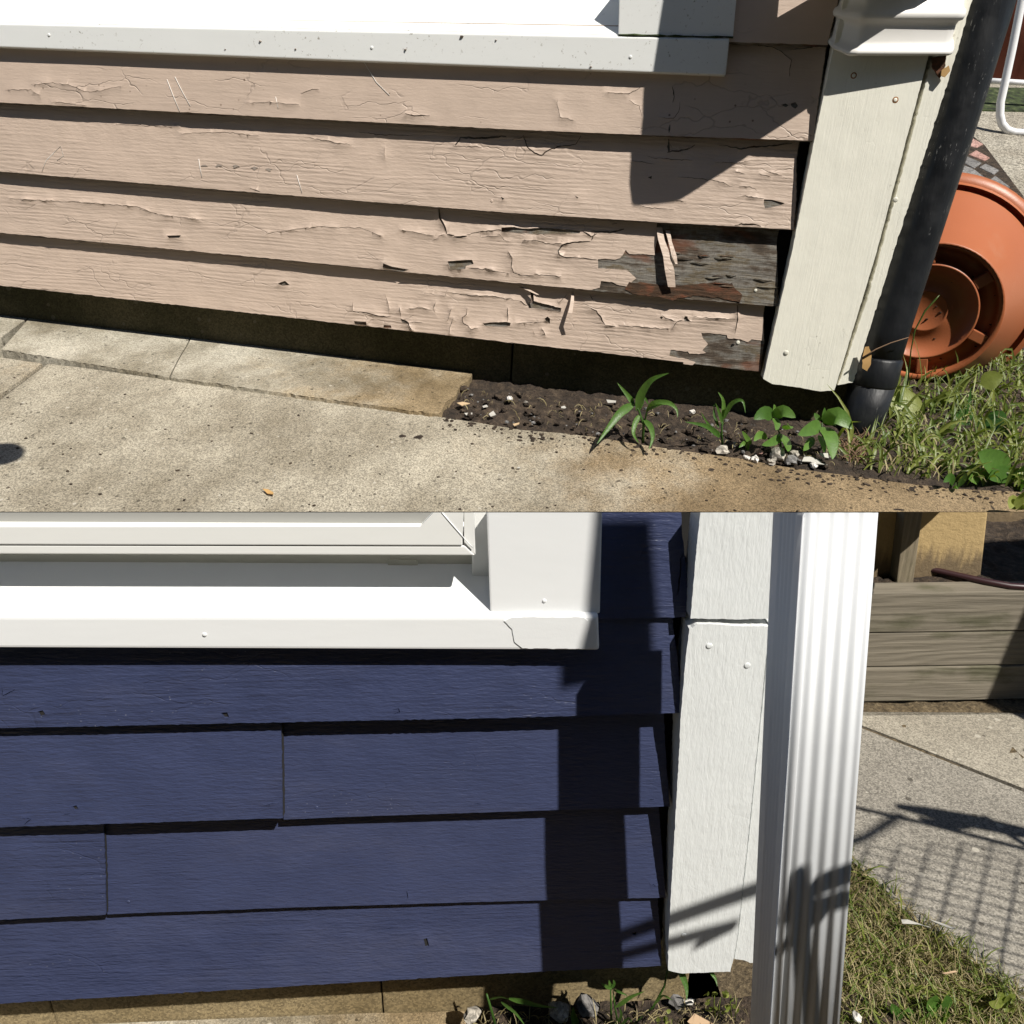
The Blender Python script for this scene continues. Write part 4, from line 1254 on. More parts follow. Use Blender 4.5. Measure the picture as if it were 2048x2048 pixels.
# ================================================================== LOWER PLACE: the navy house
GB = -.334
hB = thing('house', B, (0, 0, -.36), 'freshly painted navy clapboard house corner with white trim and window', 'house')
Y5 = lambda *p: zz(0, 1024, 1.8867, p)
Y6 = lambda *p: zz(1024, 1024, 1.8867, p)
Y7 = lambda *p: zz(0, 1536, 1.8867, p)
Y8 = lambda *p: zz(1024, 1536, 1.8867, p)
S4 = lambda *p: zz(1180, 1010, 3.942, p)
S5 = lambda *p: zz(1700, 1010, 4.11, p)
S6 = lambda *p: zz(1640, 1450, 3.23, p)
S7 = lambda *p: zz(900, 1860, 2.927, p)
S8 = lambda *p: zz(1280, 1680, 3.715, p)
BROWS = [  # bottom, top, right edge, left edge x, D, paint, holes
    ([(1150, 1239), (1200, 1237), (1370, 1233)], [(1150, 930), (1360, 930)], [(1375, 1188), (1370, 1120), (1363, 1063), (1360, 930)], .021, 'navy_paint', [crack(S4((730, 380), (710, 430), (705, 560), (685, 715)), 3.2)]),
    ([(-60, 1456), (300, 1448), (700, 1440), (1024, 1434), (1363, 1424)], [(-60, 1262), (700, 1250), (1200, 1238), (1346, 1234)], [(1362, 1400), (1354, 1314), (1346, 1256), (1344, 1234)], .029, 'navy_paint',
     [Y5((145, 750), (165, 745), (175, 762), (155, 768)), Y5((835, 755), (860, 752), (868, 772), (850, 772)), crack(Y5((1482, 742), (1505, 740), (1508, 752), (1488, 758)), 2.0, amp=.5), crack(Y5((10, 655), (15, 690), (60, 668)), 1.6)]),
    ([(-60, 1654.5), (200, 1646), (566, 1634)], [(-60, 1456), (566, 1443)], [(565, 1560), (563, 1443)], .032, 'navy_paint', [Y7((275, 142), (292, 136), (300, 150), (284, 155)), crack(Y7((245, 172), (270, 168)), 1.8, amp=.5), crack(Y7((85, 185), (120, 188), (95, 210)), 1.8, amp=1), crack(Y7((1005, 135), (1040, 128)), 1.8, amp=.5)]),
    ([(568, 1637), (800, 1628), (1024, 1621), (1339, 1611)], [(566, 1443), (1024, 1434), (1327, 1425)], [(1333, 1540), (1329, 1470), (1327, 1425)], .0235, 'navy_paint_fine', [crack(Y7((1790, 132), (1815, 132)), 2.2, amp=.4), crack(Y8((510, 118), (535, 115)), 2, amp=.5)]),
    ([(-60, 1840.5), (213, 1827)], [(-60, 1654.5), (213, 1645)], [(212, 1740), (208, 1645)], .028, 'navy_paint', []),
    ([(216, 1826.5), (600, 1812), (1024, 1800), (1331, 1793)], [(212, 1645), (566, 1634), (1024, 1621), (1317, 1611)], [(1327, 1750), (1319, 1640), (1317, 1612)], .0235, 'navy_paint_fine', [crack(Y7((1535, 460), (1540, 490)), 1.8, amp=.6), crack(Y8((520, 430), (540, 440)), 2, amp=.5)]),
    ([(-60, 2008.5), (500, 1975), (1024, 1944), (1323, 1929)], [(-60, 1840.5), (213, 1827), (600, 1812), (1024, 1800), (1315, 1794)], [(1321, 1880), (1316, 1815), (1315, 1795)], .027, 'navy_paint', [Y7((1598, 640), (1612, 636), (1620, 668), (1605, 672)), Y8((452, 615), (468, 612), (466, 626), (455, 626))]),
]
for i, (bot, top, right, D, mt, hs) in enumerate(BROWS):
    fc = Face(B, bot[0], bot[-1], D, .15)
    out, ti = board_outline(bot, top, right, .8 if 'fine' in mt else 1.5, 7 * i + 60, 8)
    bd = sheet(MB(), fc, out, (), 0, -.009, grid=.05, raise_top=.02, top_idx=ti).build('siding_board', 'dark_gap', B, hB)
    sheet(MB(), fc, out, hs, .0016, -.0002, grid=.014, curl=(.0006, .003) if hs else None, raise_top=.02, top_idx=ti, bow=.0005).build('paint_layer', mt, B, bd)
    for p in {3: Y7((1195, 150)), 5: Y7((485, 505)) + Y8((525, 438)), 6: Y8((460, 617))}.get(i, []):
        bump_disc(MB(), fc.at(p, .0014), fc.n, .0025, .0010).build('nail_head', mt, B, bd)
MB().box(-.75, .36, .008, .06, -.20, .16).box(.20, .36, .008, .06, .16, .62).build('wall_sheathing', 'dark_gap', B, hB)

# foundation and the concrete ledge below
fx = [B.w((752, 1990), -.015).x, B.w((53, 2030), -.015).x]
m = MB()
m.box(fx[0] + .001, .40, .055, .15, -.5, -.205, .002)
m.box(fx[1] + .001, fx[0] - .001, .055, .15, -.5, -.205, .002)
m.box(-.8, fx[1] - .001, .055, .15, -.5, -.205, .002)
m.build('foundation', 'foundation_tan', B, hB)
LB = B.w((800, 2024), -.053).z
q = [B.g(p, LB) for p in ((-200, 2052), (470, 2040), (752, 2028), (930, 2019), (938, 2048), (944, 2120), (-200, 2160))]
q[0] = V((-.8, .053, LB)); q[1].y = q[2].y = q[3].y = .053
slab(q, .06, 'pavement_edge', 'ledge_concrete', .004, B)

# corner boards, split at mid height
fcU, cu = plank(B, 'corner_board', 'fresh_white_paint', [(1381, 1237), (1390, 1130), (1402, 1010), (1405, 930), (1570, 930), (1562, 1100), (1556, 1237), (1470, 1239)], .036, .028, hB, 1.6, 5, 5)
fcL_, cl = plank(B, 'corner_board', 'fresh_white_paint', [(1336, 1941), (1337, 1880), (1347, 1700), (1357, 1530), (1361, 1440), (1366, 1380), (1372, 1310), (1379, 1259), (1395, 1248), (1440, 1249), (1470, 1252), (1538, 1253), (1520, 1440), (1497, 1668), (1474.5, 1875), (1468, 1914), (1460, 1943), (1365, 1947)], .036, .028, hB, 1.5, 8, 6)
plank(B, 'corner_trim', 'fresh_white_paint', [(1469, 1918), (1476, 1875), (1499, 1668), (1522, 1440), (1541, 1253), (1600, 1253), (1560, 1600), (1535, 1922), (1500, 1926), (1488, 1920)], .034, .028, hB, 1.0, 12, 6)
for p in S4((940, 1110), (1240, 1265)) + S8((328, 708)):
    bump_disc(MB(), fcL_.at(p, .0002), fcL_.n, .0042, .0016, 16).build('nail_head', 'fresh_white_paint', B, cl)
# dark end of the wall behind the gaps
MB().box(B.w((1300, 1500), 0).x, .46, .0, .0075, -.20, .6).build('wall_end', 'dark_gap', B, hB)

# window: sill, casing, sash with a painted shadow band
SB, CB, FB_ = .041, .036, .039
s0, s1 = B.w((-230, 1231.6), SB), B.w((1197, 1233.6), SB)
r0, r1 = B.w((-230, 1296.6), SB), B.w((1199.5, 1302), SB)
dz = .05
bkv = V((0, .064, .024))
sl_ = MB().hexa([r0, r1, s1, s0, r0 + V((0, .064, .006)), r1 + V((0, .064, .006)), s1 + bkv, s0 + bkv], .0035, 3)
ws = sl_.build('window_sill', 'sill_paint', B, hB)
p = Y5((772, 462))[0]
bump_disc(MB(), B.w(p, SB), V((0, -1, 0)), .0028, .0022, 12).build('nail_head', 'sill_paint', B, ws)
fcS = Face(B, (1000, 1270), (1190, 1270), SB, 0.0)
sheet(MB(), fcS, rough_line(Y6((0, 395), (270, 396), (285, 410), (285, 515), (40, 512), (10, 490), (0, 440), (-30, 410)), 6, 1.5, 3), (), .0009, 0, grid=.02, bow=.0004).build('caulk_patch', 'caulk', B, ws)
k0, k1 = B.w((980.5, 1226), CB), B.w((1200, 1227), CB)
k2, k3 = B.w((1207, 930), CB), B.w((970, 930), CB)
cs = MB().hexa([k0, k1, k2, k3] + [q + V((0, .09, 0)) for q in (k0, k1, k2, k3)], .0015).build('window_casing', 'sill_paint', B, hB)
bump_disc(MB(), B.w(Y6((122, 335))[0], CB), V((0, -1, 0)), .0026, .002, 12).build('nail_head', 'sill_paint', B, cs)
# sash: bottom rail, stile, mitred corner, grey strip for the shadow band
def pane(px, d, back, name, mat, parent, bev=.0012):
    q = [B.w(p, d) for p in px]
    return MB().prism(q, V((0, back, 0)), bev).build(name, mat, B, parent)
sash = pane([(-230, 1089.5), (930, 1092.0), (950, 1111), (-230, 1107.5)], FB_ - .0012, .054, 'window_frame', 'white_vinyl', hB)
pane([(-230, 1052), (842, 1056), (872, 1024), (930, 930), (960, 930), (925, 1020), (925, 1091.5), (-230, 1089.0)], FB_, .055, 'bottom_rail', 'white_vinyl', sash)
m = MB().tube([B.w(p, FB_ + .0002) for p in Y5((1650, -20), (1700, 40), (1770, 120), (1785, 135))], .0005, 6).build('mitre_seam', 'caulk', B, sash)
pane([(928, 930), (945, 930), (949, 1060), (951, 1110), (944, 1104), (928, 1088)], FB_ - .002, .03, 'stile', 'white_vinyl', sash, .0008)
pane([(-230, 960), (865, 960), (868, 1022), (843, 1053.5), (-230, 1050)], FB_ - .010, .004, 'shadow_band', 'shadow_grey', sash, 0)  # grey strip stands in for the shadow band across the sash
fr_ = pane([(-230, 1100), (962, 1102), (964, 1140), (-230, 1138)], -.018, .03, 'frame_base', 'cream_vinyl', hB)
q = [B.w(p, -.016) for p in Y5((1462, 180), (1575, 184), (1577, 205), (1463, 204))]
MB().prism(q, V((0, .004, 0)), .001).build('weep_cover', 'cream_vinyl', B, fr_)
pane([(944, 930), (990, 930), (990, 1215), (944, 1190)], -.004, .05, 'jamb', 'white_vinyl', hB)
MB().box(-.75, .22, .07, .08, .1, .62).build('window_back', 'dark_gap', B, hB)

# --- ribbed white downspout
def dline(p0, p1, y):
    f = (y - p0[1]) / (p1[1] - p0[1])
    return (p0[0] + (p1[0] - p0[0]) * f, y)
def sect(y, d):
    ml, mm, mr = dline((1540.8, 1024), (1484, 2045), y), dline((1611, 1024), (1543, 2045), y), dline((1765, 1024), (1684, 2045), y)
    fl, frr = B.w(mm, d), B.w(mr, d)
    bl = B.w(ml, d - .05)
    bl.z, frr.z = fl.z, fl.z
    br = frr + (bl - fl)
    ex, ey = (frr - fl), (bl - fl)
    out = []
    N = 88
    def front(u):                                  # ribs across the front face
        if u < .12 or u > .97:
            return 0.0
        ph = (u - .12) / .85 * 4.5
        return .0020 * (.5 - .5 * math.cos(2 * math.pi * ph)) - .0020
    for k in range(N + 1):
        u = k / N
        e = min(u, 1 - u) * ex.length
        rnd_ = .005 * (1 - min(1, e / .005)) ** 2
        out.append(fl + ex * u + ey.normalized() * (rnd_ - front(u)))
    for k in range(1, 9):
        out.append(frr + ey * (k / 9))
    for k in range(7):
        out.append(br - ex * (k / 6))
    for k in range(1, 24):
        v = 1 - k / 24
        out.append(fl + ey * v + ex.normalized() * (.0009 * (.5 - .5 * math.cos(2 * math.pi * (v - .25) / .5 * 4)) if .25 < v < .75 else 0))
    return out
dsB = thing('downspout', B, B.w((1600, 2045), .24), 'clean white ribbed downspout running down beside the navy wall', 'downspout')
m = MB()
loft(m, [sect(940, .1785), sect(1500, .209), sect(2180, .2465)], cap=(True, True))
m.build('downspout_body', 'downspout_white', B, dsB)

# --- ground beside the navy house
terrain(B, 'soil_bed', 'soil', .145, .66, -.24, .03, GB - .008, 0, .008, .007, 34, 13)
terrain(B, 'ground', 'thatch', .44, 1.3, -.30, .50, -.357, 0, .012, .004, 20, 15)
HB = -.345
tag(MB().box(-2.5, .43, -2.3, -.245, -.42, GB - .035, .004).build('pavement', 'walk_concrete', B, base=(-.8, -1.2, GB)), kind='structure')
GQ = lambda p, h=HB: B.g(p, h)
slab([GQ(p) for p in [(1640, 1434), (2200, 1425), (2200, 1640), (2048, 1577), (1733, 1454), (1640, 1420)]], .06, 'path_slab', 'path_concrete_pale', .003, B)
slab([GQ(p) for p in [(1640, 1424), (1733, 1460), (2048, 1584), (2240, 1664), (2240, 2150), (2080, 2030), (1980, 1950), (1870, 1868), (1790, 1806), (1718, 1730), (1600, 1640)]], .06, 'path_slab', 'path_concrete', .003, B)
terrain(B, 'mulch_strip', 'thatch', .5, 1.7, .45, .66, HB - .005, 0, .014, .008, 30, 17)

# --- timber retaining wall, post, planting bed and stucco building beyond
YR = GQ((1735, 1405)).y
PR = lambda p, y=YR: B.plane(p, V((0, y, 0)), V((0, 1, 0)))
lv = [PR((1740, y)).z for y in (1187, 1266.5, 1335.5, 1404)]
rw = thing('retaining_wall', B, V((1.0, YR, lv[3])), 'low weathered timber retaining wall of three stacked boards', 'wall')
for k in range(3):
    MB().box(.45, 1.75, YR + (.0, .0015, -.001)[k], YR + .045, lv[k + 1] + .0012, lv[k] - (.0 if k == 0 else .0012), .0025).build('timber', 'grey_timber', B, rw)
TB = lv[0] - .006
terrain(B, 'planting_bed', 'soil', .45, 1.9, YR + .044, YR + .95, TB, 0, .012, .008, 30, 19)
def upright(px0, px1, y, top_px=(0, 930)):
    return PR(px0, y), PR(px1, y)
a0, a1 = PR((1796, 1181), YR + .052), PR((1829, 1181), YR + .052)
b0, b1 = PR((1815, 985), YR + .052), PR((1851, 985), YR + .052)
fp = thing('fence_post', B, a0, 'square weathered wooden post standing behind the retaining wall', 'post')
dpv = V((0, .16, 0))
MB().hexa([a0 - V((0, 0, .05)), a1 - V((0, 0, .05)), b1, b0, a0 - V((0, 0, .05)) + dpv, a1 - V((0, 0, .05)) + dpv, b1 + dpv, b0 + dpv], .002).build('post', 'post_timber', B, fp)
yS = B.g((1900, 1152), TB).y
st = thing('building', B, PR((1900, 1152), yS), 'yellow stucco building wall behind the planting bed', 'building')
q0, q1 = PR((1700, 1150), yS), PR((1969, 1152), yS)
t0_, t1_ = PR((1700, 900), yS), PR((1990, 900), yS)
MB().hexa([q0 - V((0, 0, .05)), q1 - V((0, 0, .05)), t1_, t0_] + [q + V((0, .3, 0)) for q in (q0 - V((0, 0, .05)), q1 - V((0, 0, .05)), t1_, t0_)], .004).build('wall', 'stucco', B, st)
MB().box(q1.x - .2, q1.x + 1.5, yS + .28, yS + .4, TB - .05, t1_.z).build('recessed_wall', 'stucco', B, st)
tag(MB().tube([B.g(p, TB + .012) for p in [(1700, 1122), (1790, 1124), (1838, 1134), (1880, 1143), (1925, 1153), (1970, 1163), (2020, 1172), (2080, 1176), (2200, 1178)]], .0065, 12).build('garden_hose', 'maroon_rubber', B, base=B.g((1925, 1153), TB)), 'dark red garden hose lying across the planting bed', 'hose')

# --- grass, leaves, weeds
GRB = [(1640, 1690), (1712, 1728), (1762, 1775), (1800, 1808), (1880, 1868), (1985, 1945), (2075, 2020), (2075, 2150), (1600, 2150)]
meadow(B, GRB, 1700, HB - .008, 0, 'grass', 'grass_green', .015, .05, .0024, 'short green grass beside the white downspout', 31, .8, 'grass')
meadow(B, GRB, 4200, HB - .008, 0, 'dry_grass', 'grass_dry', .014, .045, .0016, 'dry yellow grass beside the white downspout', 32, 1.1, 'grass')
for bp, lab, mt, lvz in [
    ((1870, 2030), 'leafy ivy-like weed in the grass right of the downspout', 'leaf_green', [(S6((760, 1830), (720, 1790), (755, 1745)), 26, .0, 1), (S6((770, 1830), (810, 1790), (815, 1745)), 22, .0, 1), (S6((760, 1850), (720, 1870), (690, 1870)), 22, .01, 1), (S6((770, 1850), (800, 1890), (815, 1910)), 24, .02, 1)]),
    ((1825, 1990), 'small star-leaf weed in the middle of the grass', 'leaf_yellow', [(S6((605, 1740), (590, 1700), (595, 1670)), 12, .0, 1), (S6((605, 1740), (640, 1700), (660, 1695)), 13, .0, 1), (S6((605, 1740), (650, 1740), (670, 1770)), 10, .01, 1)]),
    ((2010, 2020), 'pale star-leaf weed near the path at the right edge', 'leaf_yellow', [(S6((1190, 1800), (1160, 1750), (1150, 1730)), 14, .0, 1), (S6((1190, 1800), (1230, 1760), (1255, 1780)), 18, .0, 1), (S6((1190, 1800), (1130, 1800), (1090, 1790)), 14, .01, 1), (S6((1190, 1800), (1220, 1830), (1280, 1810)), 16, .01, 1)]),
    ((1810, 2040), 'bright weed clump at the bottom edge by the downspout', 'leaf_green', [(S6((540, 1890), (480, 1840), (460, 1800)), 14, .0, 1), (S6((540, 1890), (560, 1850), (610, 1900)), 16, .0, 1), (S6((540, 1900), (500, 1910), (540, 1850)), 14, .01, 1), (S6((340, 1890), (370, 1910), (420, 1925)), 12, .01, 1)]),
]:
    weed(B, 'broad_leaf_weed', lab, bp, HB - .004, lvz, [], mt, 'weeds in the grass by the path')
weed(B, 'grass_weed', 'tall grass weed leaning against the foot of the white corner board', (1285, 2040), GB, [
    (S7((1300, 130), (1345, 230), (1380, 330), (1385, 415)), 15, .03, 0), (S7((1275, 245), (1350, 212), (1480, 208), (1545, 270), (1565, 330)), 13, .03, 0), (S7((1300, 60), (1320, 40), (1325, 8)), 6, .0, 0), (S7((1300, 70), (1305, 35), (1300, 8)), 6, .0, 0), (S7((1190, 440), (1240, 380), (1300, 410)), 9, .02, 0)],
    [(S7((1080, 550), (1190, 450), (1255, 330), (1280, 200), (1300, 80)), .0016)])
weed(B, 'grass_weed', 'slim grass weed with a long arching leaf below the navy boards, leftmost', (990, 2050), GB, [
    (S7((230, 405), (290, 388), (345, 405)), 7, .02, 0), (S7((345, 400), (430, 415), (520, 440), (630, 455)), 11, .02, 0), (S7((300, 420), (380, 480), (440, 560)), 7, .03, 0)],
    [(S7((270, 580), (245, 480), (215, 375)), .0022)])
weed(B, 'grass_weed', 'slim grass weed with a tuft of small leaves, in front of the broken stones', (1225, 2050), GB, [
    (S7((945, 340), (910, 325), (885, 310)), 8, .01, 0), (S7((945, 345), (935, 315), (930, 292)), 7, .0, 0), (S7((945, 340), (960, 310), (955, 290)), 7, .0, 0), (S7((950, 350), (980, 355), (1040, 385)), 8, .01, 0), (S7((970, 450), (1050, 390), (1140, 358)), 12, .01, 0), (S7((740, 560), (720, 500), (720, 450)), 14, .02, 0), (S7((1000, 560), (1040, 510), (1065, 540)), 9, .02, 0), (S7((960, 560), (1000, 500), (990, 450)), 8, .02, 0)],
    [(S7((945, 560), (942, 450), (940, 335)), .0016), (S7((985, 560), (965, 450), (955, 360)), .0013)])
rr = random.Random(31)
for cx, cy, n, lab in ((1545, 375, 14, 'small ferny weed in the shade under the corner board, left one'), (1640, 380, 14, 'small ferny weed beside the downspout, right one'), (1260, 500, 12, 'small ferny weed at the foot of the tall grass weed')):
    lvz = []
    for k in range(n):
        x, y = cx + rr.uniform(-45, 45), cy + rr.uniform(-20, 110)
        a = rr.uniform(0, 6.28)
        lvz.append((S7((x, y), (x + 14 * math.cos(a), y + 14 * math.sin(a)), (x + 28 * math.cos(a), y + 26 * math.sin(a))), rr.uniform(4, 8), rr.uniform(-.01, .02), 1))
    weed(B, 'ferny_weed', lab, S7((cx, cy + 150))[0], GB, lvz, [(S7((cx + 10, cy + 150), (cx, cy + 60), (cx + 4, cy)), .0009), (S7((cx + 30, cy + 150), (cx + 30, cy + 80), (cx + 40, cy + 20)), .0007)], 'leaf_yellow', 'ferny weeds under the corner board')
for k, (p, r, mt, lab) in enumerate([(S7((640, 485))[0], .015, 'stone', 'tan broken stone below the navy boards, left of the pair'), (S7((800, 455))[0], .016, 'grey_paver', 'grey broken stone below the navy boards, right of the pair'), (S7((130, 510))[0], .012, 'stone', 'small broken stone at the end of the concrete ledge'),
                                    (S7((1395, 428))[0], .006, 'white_stone', 'white pebble under the tall grass weed'), (S7((1330, 430))[0], .010, 'grey_paver', 'grey clod of earth beside the white pebble'), (Y8((1300, 945))[0], .007, 'white_stone', 'white stone in the grass at the bottom edge, right of the downspout')]):
    o = B.g(p, GB + .002)
    tag(irregular(MB(), o + V((0, 0, r * .3)), r, .7, k + 40).build('stone', mt, B, base=o), lab, 'stone', 'stones by the navy wall')
chip(B, S7((1330, 540), (1420, 478), (1545, 545), (1600, 580), (1400, 600)), GB + .006, 'fallen_leaf', 'tan_cardboard', 'flat tan dead leaf lying under the corner board', None, 0, 'leaf')
chip(B, S6((770, 1605), (895, 1588), (900, 1605), (790, 1622)), GB + .012, 'fallen_leaf', 'tan_cardboard', 'brown strip of bark in the grass by the path', None, 0, 'leaf')
chip(B, S6((485, 1245), (560, 1262), (640, 1285), (735, 1320), (640, 1300), (520, 1285)), GB + .016, 'paint_chip', 'paint_chip', 'long white paint strip lying in the grass', 'paint strips in the grass', 0)
chip(B, S6((680, 1248), (760, 1275), (860, 1310), (930, 1335), (870, 1330), (760, 1298)), GB + .010, 'paint_chip', 'paint_chip', 'thin white paint strip at the edge of the path', 'paint strips in the grass', 0)

# ================================================================== out of the picture: a gate, and things added to shade the yard
W = Frame(0, 0, 0, (1024, 1024), 1, 1)
W.M = Matrix.Identity(4)
W.eye, W.cutn = V((0, 0, -99)), V((0, 0, 1))
rr = random.Random(77)
hg = thing('hedge', W, (0, -2.4, -1), 'tall dark hedge added behind the viewer, unseen, to block sky light', 'hedge')  # added out of view to cut the sky light on both walls
MB().box(-5.0, 5.0, -3.1, -2.5, -1.0, 4.7).build('trunk_mass', 'moss', W, hg, clip=False)
m = MB()
for _ in range(7000):
    p0 = V((rr.uniform(-5, 5), -2.5 + rr.uniform(-.03, .12), rr.uniform(-1, 4.75)))
    m.blade([p0, p0 + V((rr.uniform(-.05, .05), .03, rr.uniform(-.05, .05))), p0 + V((rr.uniform(-.1, .1), .06, rr.uniform(-.1, .1)))], .07, rr.random(), .1, prof=lambda f: math.sin(math.pi * min(.95, f + .05)))
tag(m.build('foliage', 'added_hedge_leaf', W, hg, clip=False, recalc=False), kind='stuff')
# a chain-link garden gate beside the path, and a panel added to shade the timbers
def sunward(P, y):                                  # from a point along the sunbeam to the plane Y = y
    return P + B.sun * ((y - P.y) / B.sun.y)
YG = -.50
gate = thing('garden_gate', B, sunward(GQ((1900, 1700)), YG), 'chain-link garden gate with tube frame beside the path, just out of the picture', 'gate')
YM = -.22
def gpath(px):
    return [sunward(GQ(p), YM) for p in px]
MB().tube(gpath(S6((120, 505), (260, 540), (700, 640), (1318, 800), (1700, 900))), .0045, 10).build('wire_rail', 'grey_metal', B, gate, clip=False)
MB().tube(gpath(S6((490, 522), (700, 565), (1000, 625), (1318, 695), (1900, 820))), [.006, .013, .016, .013, .013], 12).build('top_rail', 'grey_metal', B, gate, clip=False)
MB().tube(gpath(S6((640, 600), (760, 640), (900, 640), (1080, 610), (1320, 770))), [.004, .009, .012, .010, .006], 8).build('latch', 'grey_metal', B, gate, clip=False)
def on_spout(px):
    d = .1785 + (px[1] - 940) * 5.5e-5
    return sunward(B.w(px, d), YG)
on_board = lambda px: sunward(B.w(px, .036), YG)
MB().tube([sunward(GQ(S6((520, 580))[0]), YG), sunward(GQ(S6((300, 720))[0]), YG), on_spout((1650, 1765)), on_spout((1575, 1830)), on_board((1470, 1850)), on_board((1392, 1892))], [.007, .007, .007, .006, .0055, .004], 12).build('brace', 'grey_metal', B, gate, clip=False)
MB().tube([on_spout((1605, 1745)), on_spout((1600, 1800)), on_spout((1612, 1900)), on_spout((1625, 1980)), on_spout((1640, 2120))], [.006, .009, .007, .007, .006], 12).build('post', 'grey_metal', B, gate, clip=False)
MB().tube([on_spout((1690, 1790)), on_spout((1640, 1830)), on_spout((1560, 1905))], [.005, .006, .004], 12).build('handle', 'grey_metal', B, gate, clip=False)
m = MB()
cor = [sunward(GQ(p), YM) for p in ((1716, 1690), (2060, 1720), (2060, 2040), (1850, 1880))]
x0_, x1_, z1_, z0_ = min(v.x for v in cor), max(v.x for v in cor), max(v.z for v in cor), min(v.z for v in cor)
st_ = .05
k = 0
while True:
    x = x0_ - (z1_ - z0_) + k * st_
    if x > x1_:
        break
    for sg in (1, -1):
        q = []
        full = []
        for j in range(41):
            t = j / 40
            full.append(V(((x if sg > 0 else x + (z1_ - z0_)) + sg * t * (z1_ - z0_), YM + .001 * sg, z0_ + t * (z1_ - z0_))))
        q = [v for v in full if x0_ <= v.x <= x1_]
        if len(q) > 1:
            m.tube(q, .0016, 4, caps=False)
    k += 1
tag(m.build('wire_mesh', 'grey_metal', B, gate, clip=False), kind='stuff')
e0, e1_ = sunward(PR((2038, 1190)), .10), sunward(PR((1934, 1406)), .10)
fpn = thing('shade_panel', B, V((1.9, .1, -.36)), 'unseen panel added at the end of the path to shade the retaining wall', 'shade_caster')  # added out of view; its edge sets the shade on the timbers
for k in range(6):
    xo = k * .115
    MB().hexa([e1_ + V((xo, 0, -.3)), e1_ + V((xo + .112, 0, -.3)), e0 + V((xo + .112, 0, .0)) + (e0 - e1_) * 1.5, e0 + V((xo, 0, .0)) + (e0 - e1_) * 1.5,
               e1_ + V((xo, .02, -.3)), e1_ + V((xo + .112, .02, -.3)), e0 + V((xo + .112, .02, .0)) + (e0 - e1_) * 1.5, e0 + V((xo, .02, .0)) + (e0 - e1_) * 1.5]).build('plank', 'post_timber', B, fpn, clip=False)

# unseen board added overhead, cut to complete the downspout's shadow on the siding
q = [B.w(p, .02) + B.sun * 1.0 for p in ((1140, 1352), (1302, 1318), (1312, 1240), (1330, 1010), (1190, 1010), (1170, 1225), (1150, 1290))]
aw = thing('shade_board', B, q[0], 'unseen board added to shade the wall right of the window', 'shade_board')
MB().prism(q, V((0, -.02, .01))).build('board', 'grey_timber', B, aw, clip=False)


# litter on the bare soil, and cobweb scratches on the boards
rr = random.Random(91)
m = MB()
for _ in range(230):
    p = (rr.uniform(900, 1700), rr.uniform(770, 940))
    if not inside(np.array([p]), [(930, 775), (1180, 800), (1560, 850), (1700, 880), (1700, 945), (1480, 912), (1190, 868), (890, 828)])[0]:
        continue
    o = A.g(p, GA + .001, SA)
    irregular(m, o, rr.choice([.0012, .0016, .002, .003, .0045]), .6, rr.randint(1, 500), 1)
clod = MB()
for _ in range(300):
    p = (rr.uniform(900, 1700), rr.uniform(770, 940))
    if inside(np.array([p]), [(930, 775), (1180, 800), (1560, 850), (1700, 880), (1700, 945), (1480, 912), (1190, 868), (890, 828)])[0]:
        irregular(clod, A.g(p, GA - .001, SA), rr.choice([.003, .004, .006, .009]), .6, rr.randint(1, 500), 2)
tag(clod.build('soil_clods', 'soil', A, base=A.g((1200, 840), GA, SA)), 'lumps of dark earth on the soil strip below the peeling boards', 'soil', kind='stuff')
tag(m.build('gravel', 'grey_paver', A, base=A.g((1200, 840), GA, SA)), 'fine gravel and crumbs scattered on the soil below the peeling boards', 'gravel', kind='stuff')
meadow(A, [(930, 780), (1180, 805), (1560, 860), (1680, 885), (1680, 935), (1480, 908), (1190, 862), (890, 826)], 150, GA, SA, 'straw_litter', 'grass_dry', .008, .03, .0012, 'bits of straw on the soil below the peeling boards', 93, 2.2, 'straw')
meadow(B, [(930, 2030), (1480, 2010), (1480, 2110), (930, 2110)], 420, GB, 0, 'straw_litter', 'grass_dry', .008, .035, .0012, 'straw and dead stems on the soil below the navy wall', 94, 2.0, 'straw')

m = MB()
for _ in range(260):
    p = (rr.uniform(0, 2040), rr.uniform(735, 1030))
    if p[1] < 740 + p[0] * .135 + 8 and p[0] < 900 or p[1] < 860 + (p[0] - 900) * .105 + 6 and p[0] >= 900:
        continue
    o = A.g(p, GA + .0005, SA)
    irregular(m, o, rr.choice([.0012, .0016, .0022, .003]), .5, rr.randint(1, 500), 1)
tag(m.build('grit', 'soil', A, base=A.g((900, 950), GA, SA)), 'dark grit and crumbs scattered on the concrete walk', 'grit', kind='stuff')
o = A.g((2, 908), GA, SA) + A.sun * .9  # unseen ball added to cast the dark blob at the walk's left edge
ln = thing('shadow_ball', A, o, 'unseen ball added to cast a round shadow on the walk', 'shadow_ball')
MB().lathe([(0, -.030), (.018, -.028), (.027, -.015), (.030, .0), (.027, .015), (.016, .028), (.006, .034), (0, .036)], o, (0, 0, 1), 24).build('globe', 'grey_metal', A, ln)
MB().tube([o + V((0, 0, .03)), o + V((0, 0, 1.2))], .0008, 6).build('cord', 'grey_metal', A, ln)

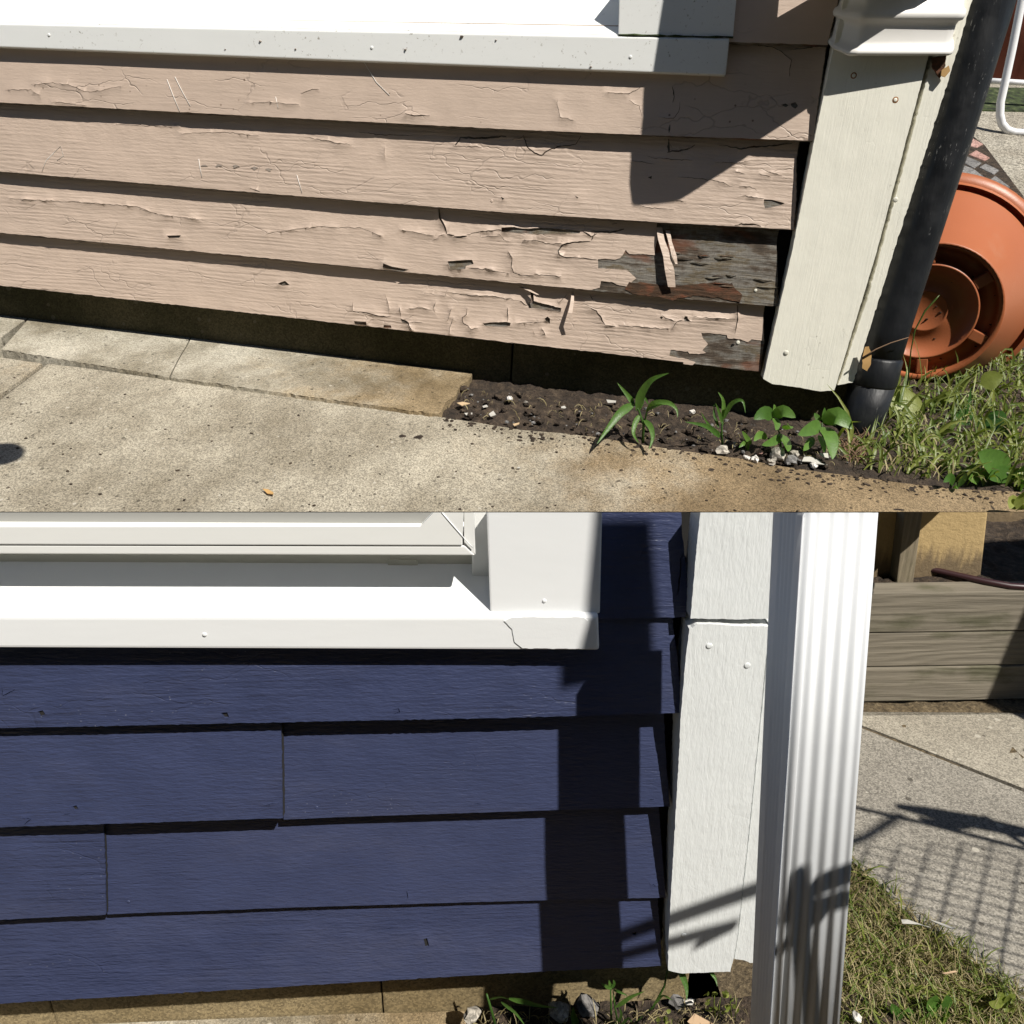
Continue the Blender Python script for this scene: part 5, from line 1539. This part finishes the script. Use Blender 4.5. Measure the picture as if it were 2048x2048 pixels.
for i_, q in ((2, Z1((158, 650), (175, 605), (228, 552), (240, 588), (216, 606))), (1, Z1((630, 300), (655, 365), (678, 420))), (1, Z1((660, 290), (690, 350), (718, 400))), (1, Z1((1372, 232), (1420, 310), (1470, 360))), (2, Z1((750, 600), (755, 635), (762, 668))), (1, Z1((1040, 365), (1050, 410))), (2, Z1((1120, 660), (1140, 728)))):
    MB().tube([facesA[i_].at(p, .0016) for p in q], .00045, 5).build('cobweb_thread', 'cobweb', A, hA)
for k, p in enumerate(Z1((772, 625), (826, 625), (890, 628), (962, 635), (1016, 641))):
    pl = [(p[0] + 5.5 * (1 + .5 * math.sin(3 * a + k)) * math.cos(a), p[1] + 2.6 * (1 + .4 * math.cos(2 * a + k)) * math.sin(a)) for a in [2 * math.pi * j / 12 for j in range(12)]]
    sheet(MB(), facesA[2], pl, (), .0016, .0006, grid=.02).build('scuff_mark', 'scuff', A, hA)
for k, (p, r) in enumerate(((Z1((1742, 138))[0], .0040), (Z1((1530, 187))[0], .0026), (Z1((983, 155))[0], .0024), (Z1((1872, 152))[0], .0022), (Z1((850, 186))[0], .0018), (Z1((1115, 185))[0], .0022), (Z2((298, 252))[0], .0024))):
    irregular(MB(), A.w(p, SD), r, .5, k + 70, 1).build('dirt_speck', 'scuff', A, ws_A)

crumb = MB()
for a_, c_ in zip(far, far[1:]):
    for _ in range(26):
        f = rr.random()
        p = (a_[0] + (c_[0] - a_[0]) * f, a_[1] + (c_[1] - a_[1]) * f + rr.triangular(-8, 34, 2))
        irregular(crumb, A.g(p, GA + .0004, SA), rr.choice([.0012, .002, .003, .0045]), .45, rr.randint(1, 500), 1)
tag(crumb.build('soil_crumbs', 'soil', A, base=A.g(far[5], GA, SA)), 'crumbs of earth spilling from the soil strip onto the walk', 'soil', kind='stuff')
fc = facesA[3]
bd3 = [o for o in hA.o.children if o.name.startswith('siding_board')][3]
for k in range(16):
    x, y = rr.uniform(1330, 1530), rr.uniform(482, 590)
    if x < 1400 and y < 500:
        continue
    ln_ = rr.uniform(14, 46)
    m = MB()
    flake(m, fc, [(x, y), (x + ln_ * .5, y + rr.uniform(-1, 3)), (x + ln_, y + rr.uniform(0, 5))], [1, 1, 1], [.0004, .0012, .0006])
    L_ = [fc.at((x + ln_ * t, y + ln_ * .07 * t + rr.uniform(-1, 1)), .0008 + .0016 * math.sin(3.1 * t)) for t in (0, .3, .6, 1)]
    m2 = MB()
    m2.tube(L_, [.0004, .0011, .0009, .0003], 5)
    m.bm.free()
    m2.build('wood_splinter', rr.choice(['weathered_wood', 'rotten_wood', 'grey_timber']), A, Part(bd3, hA['_b']))
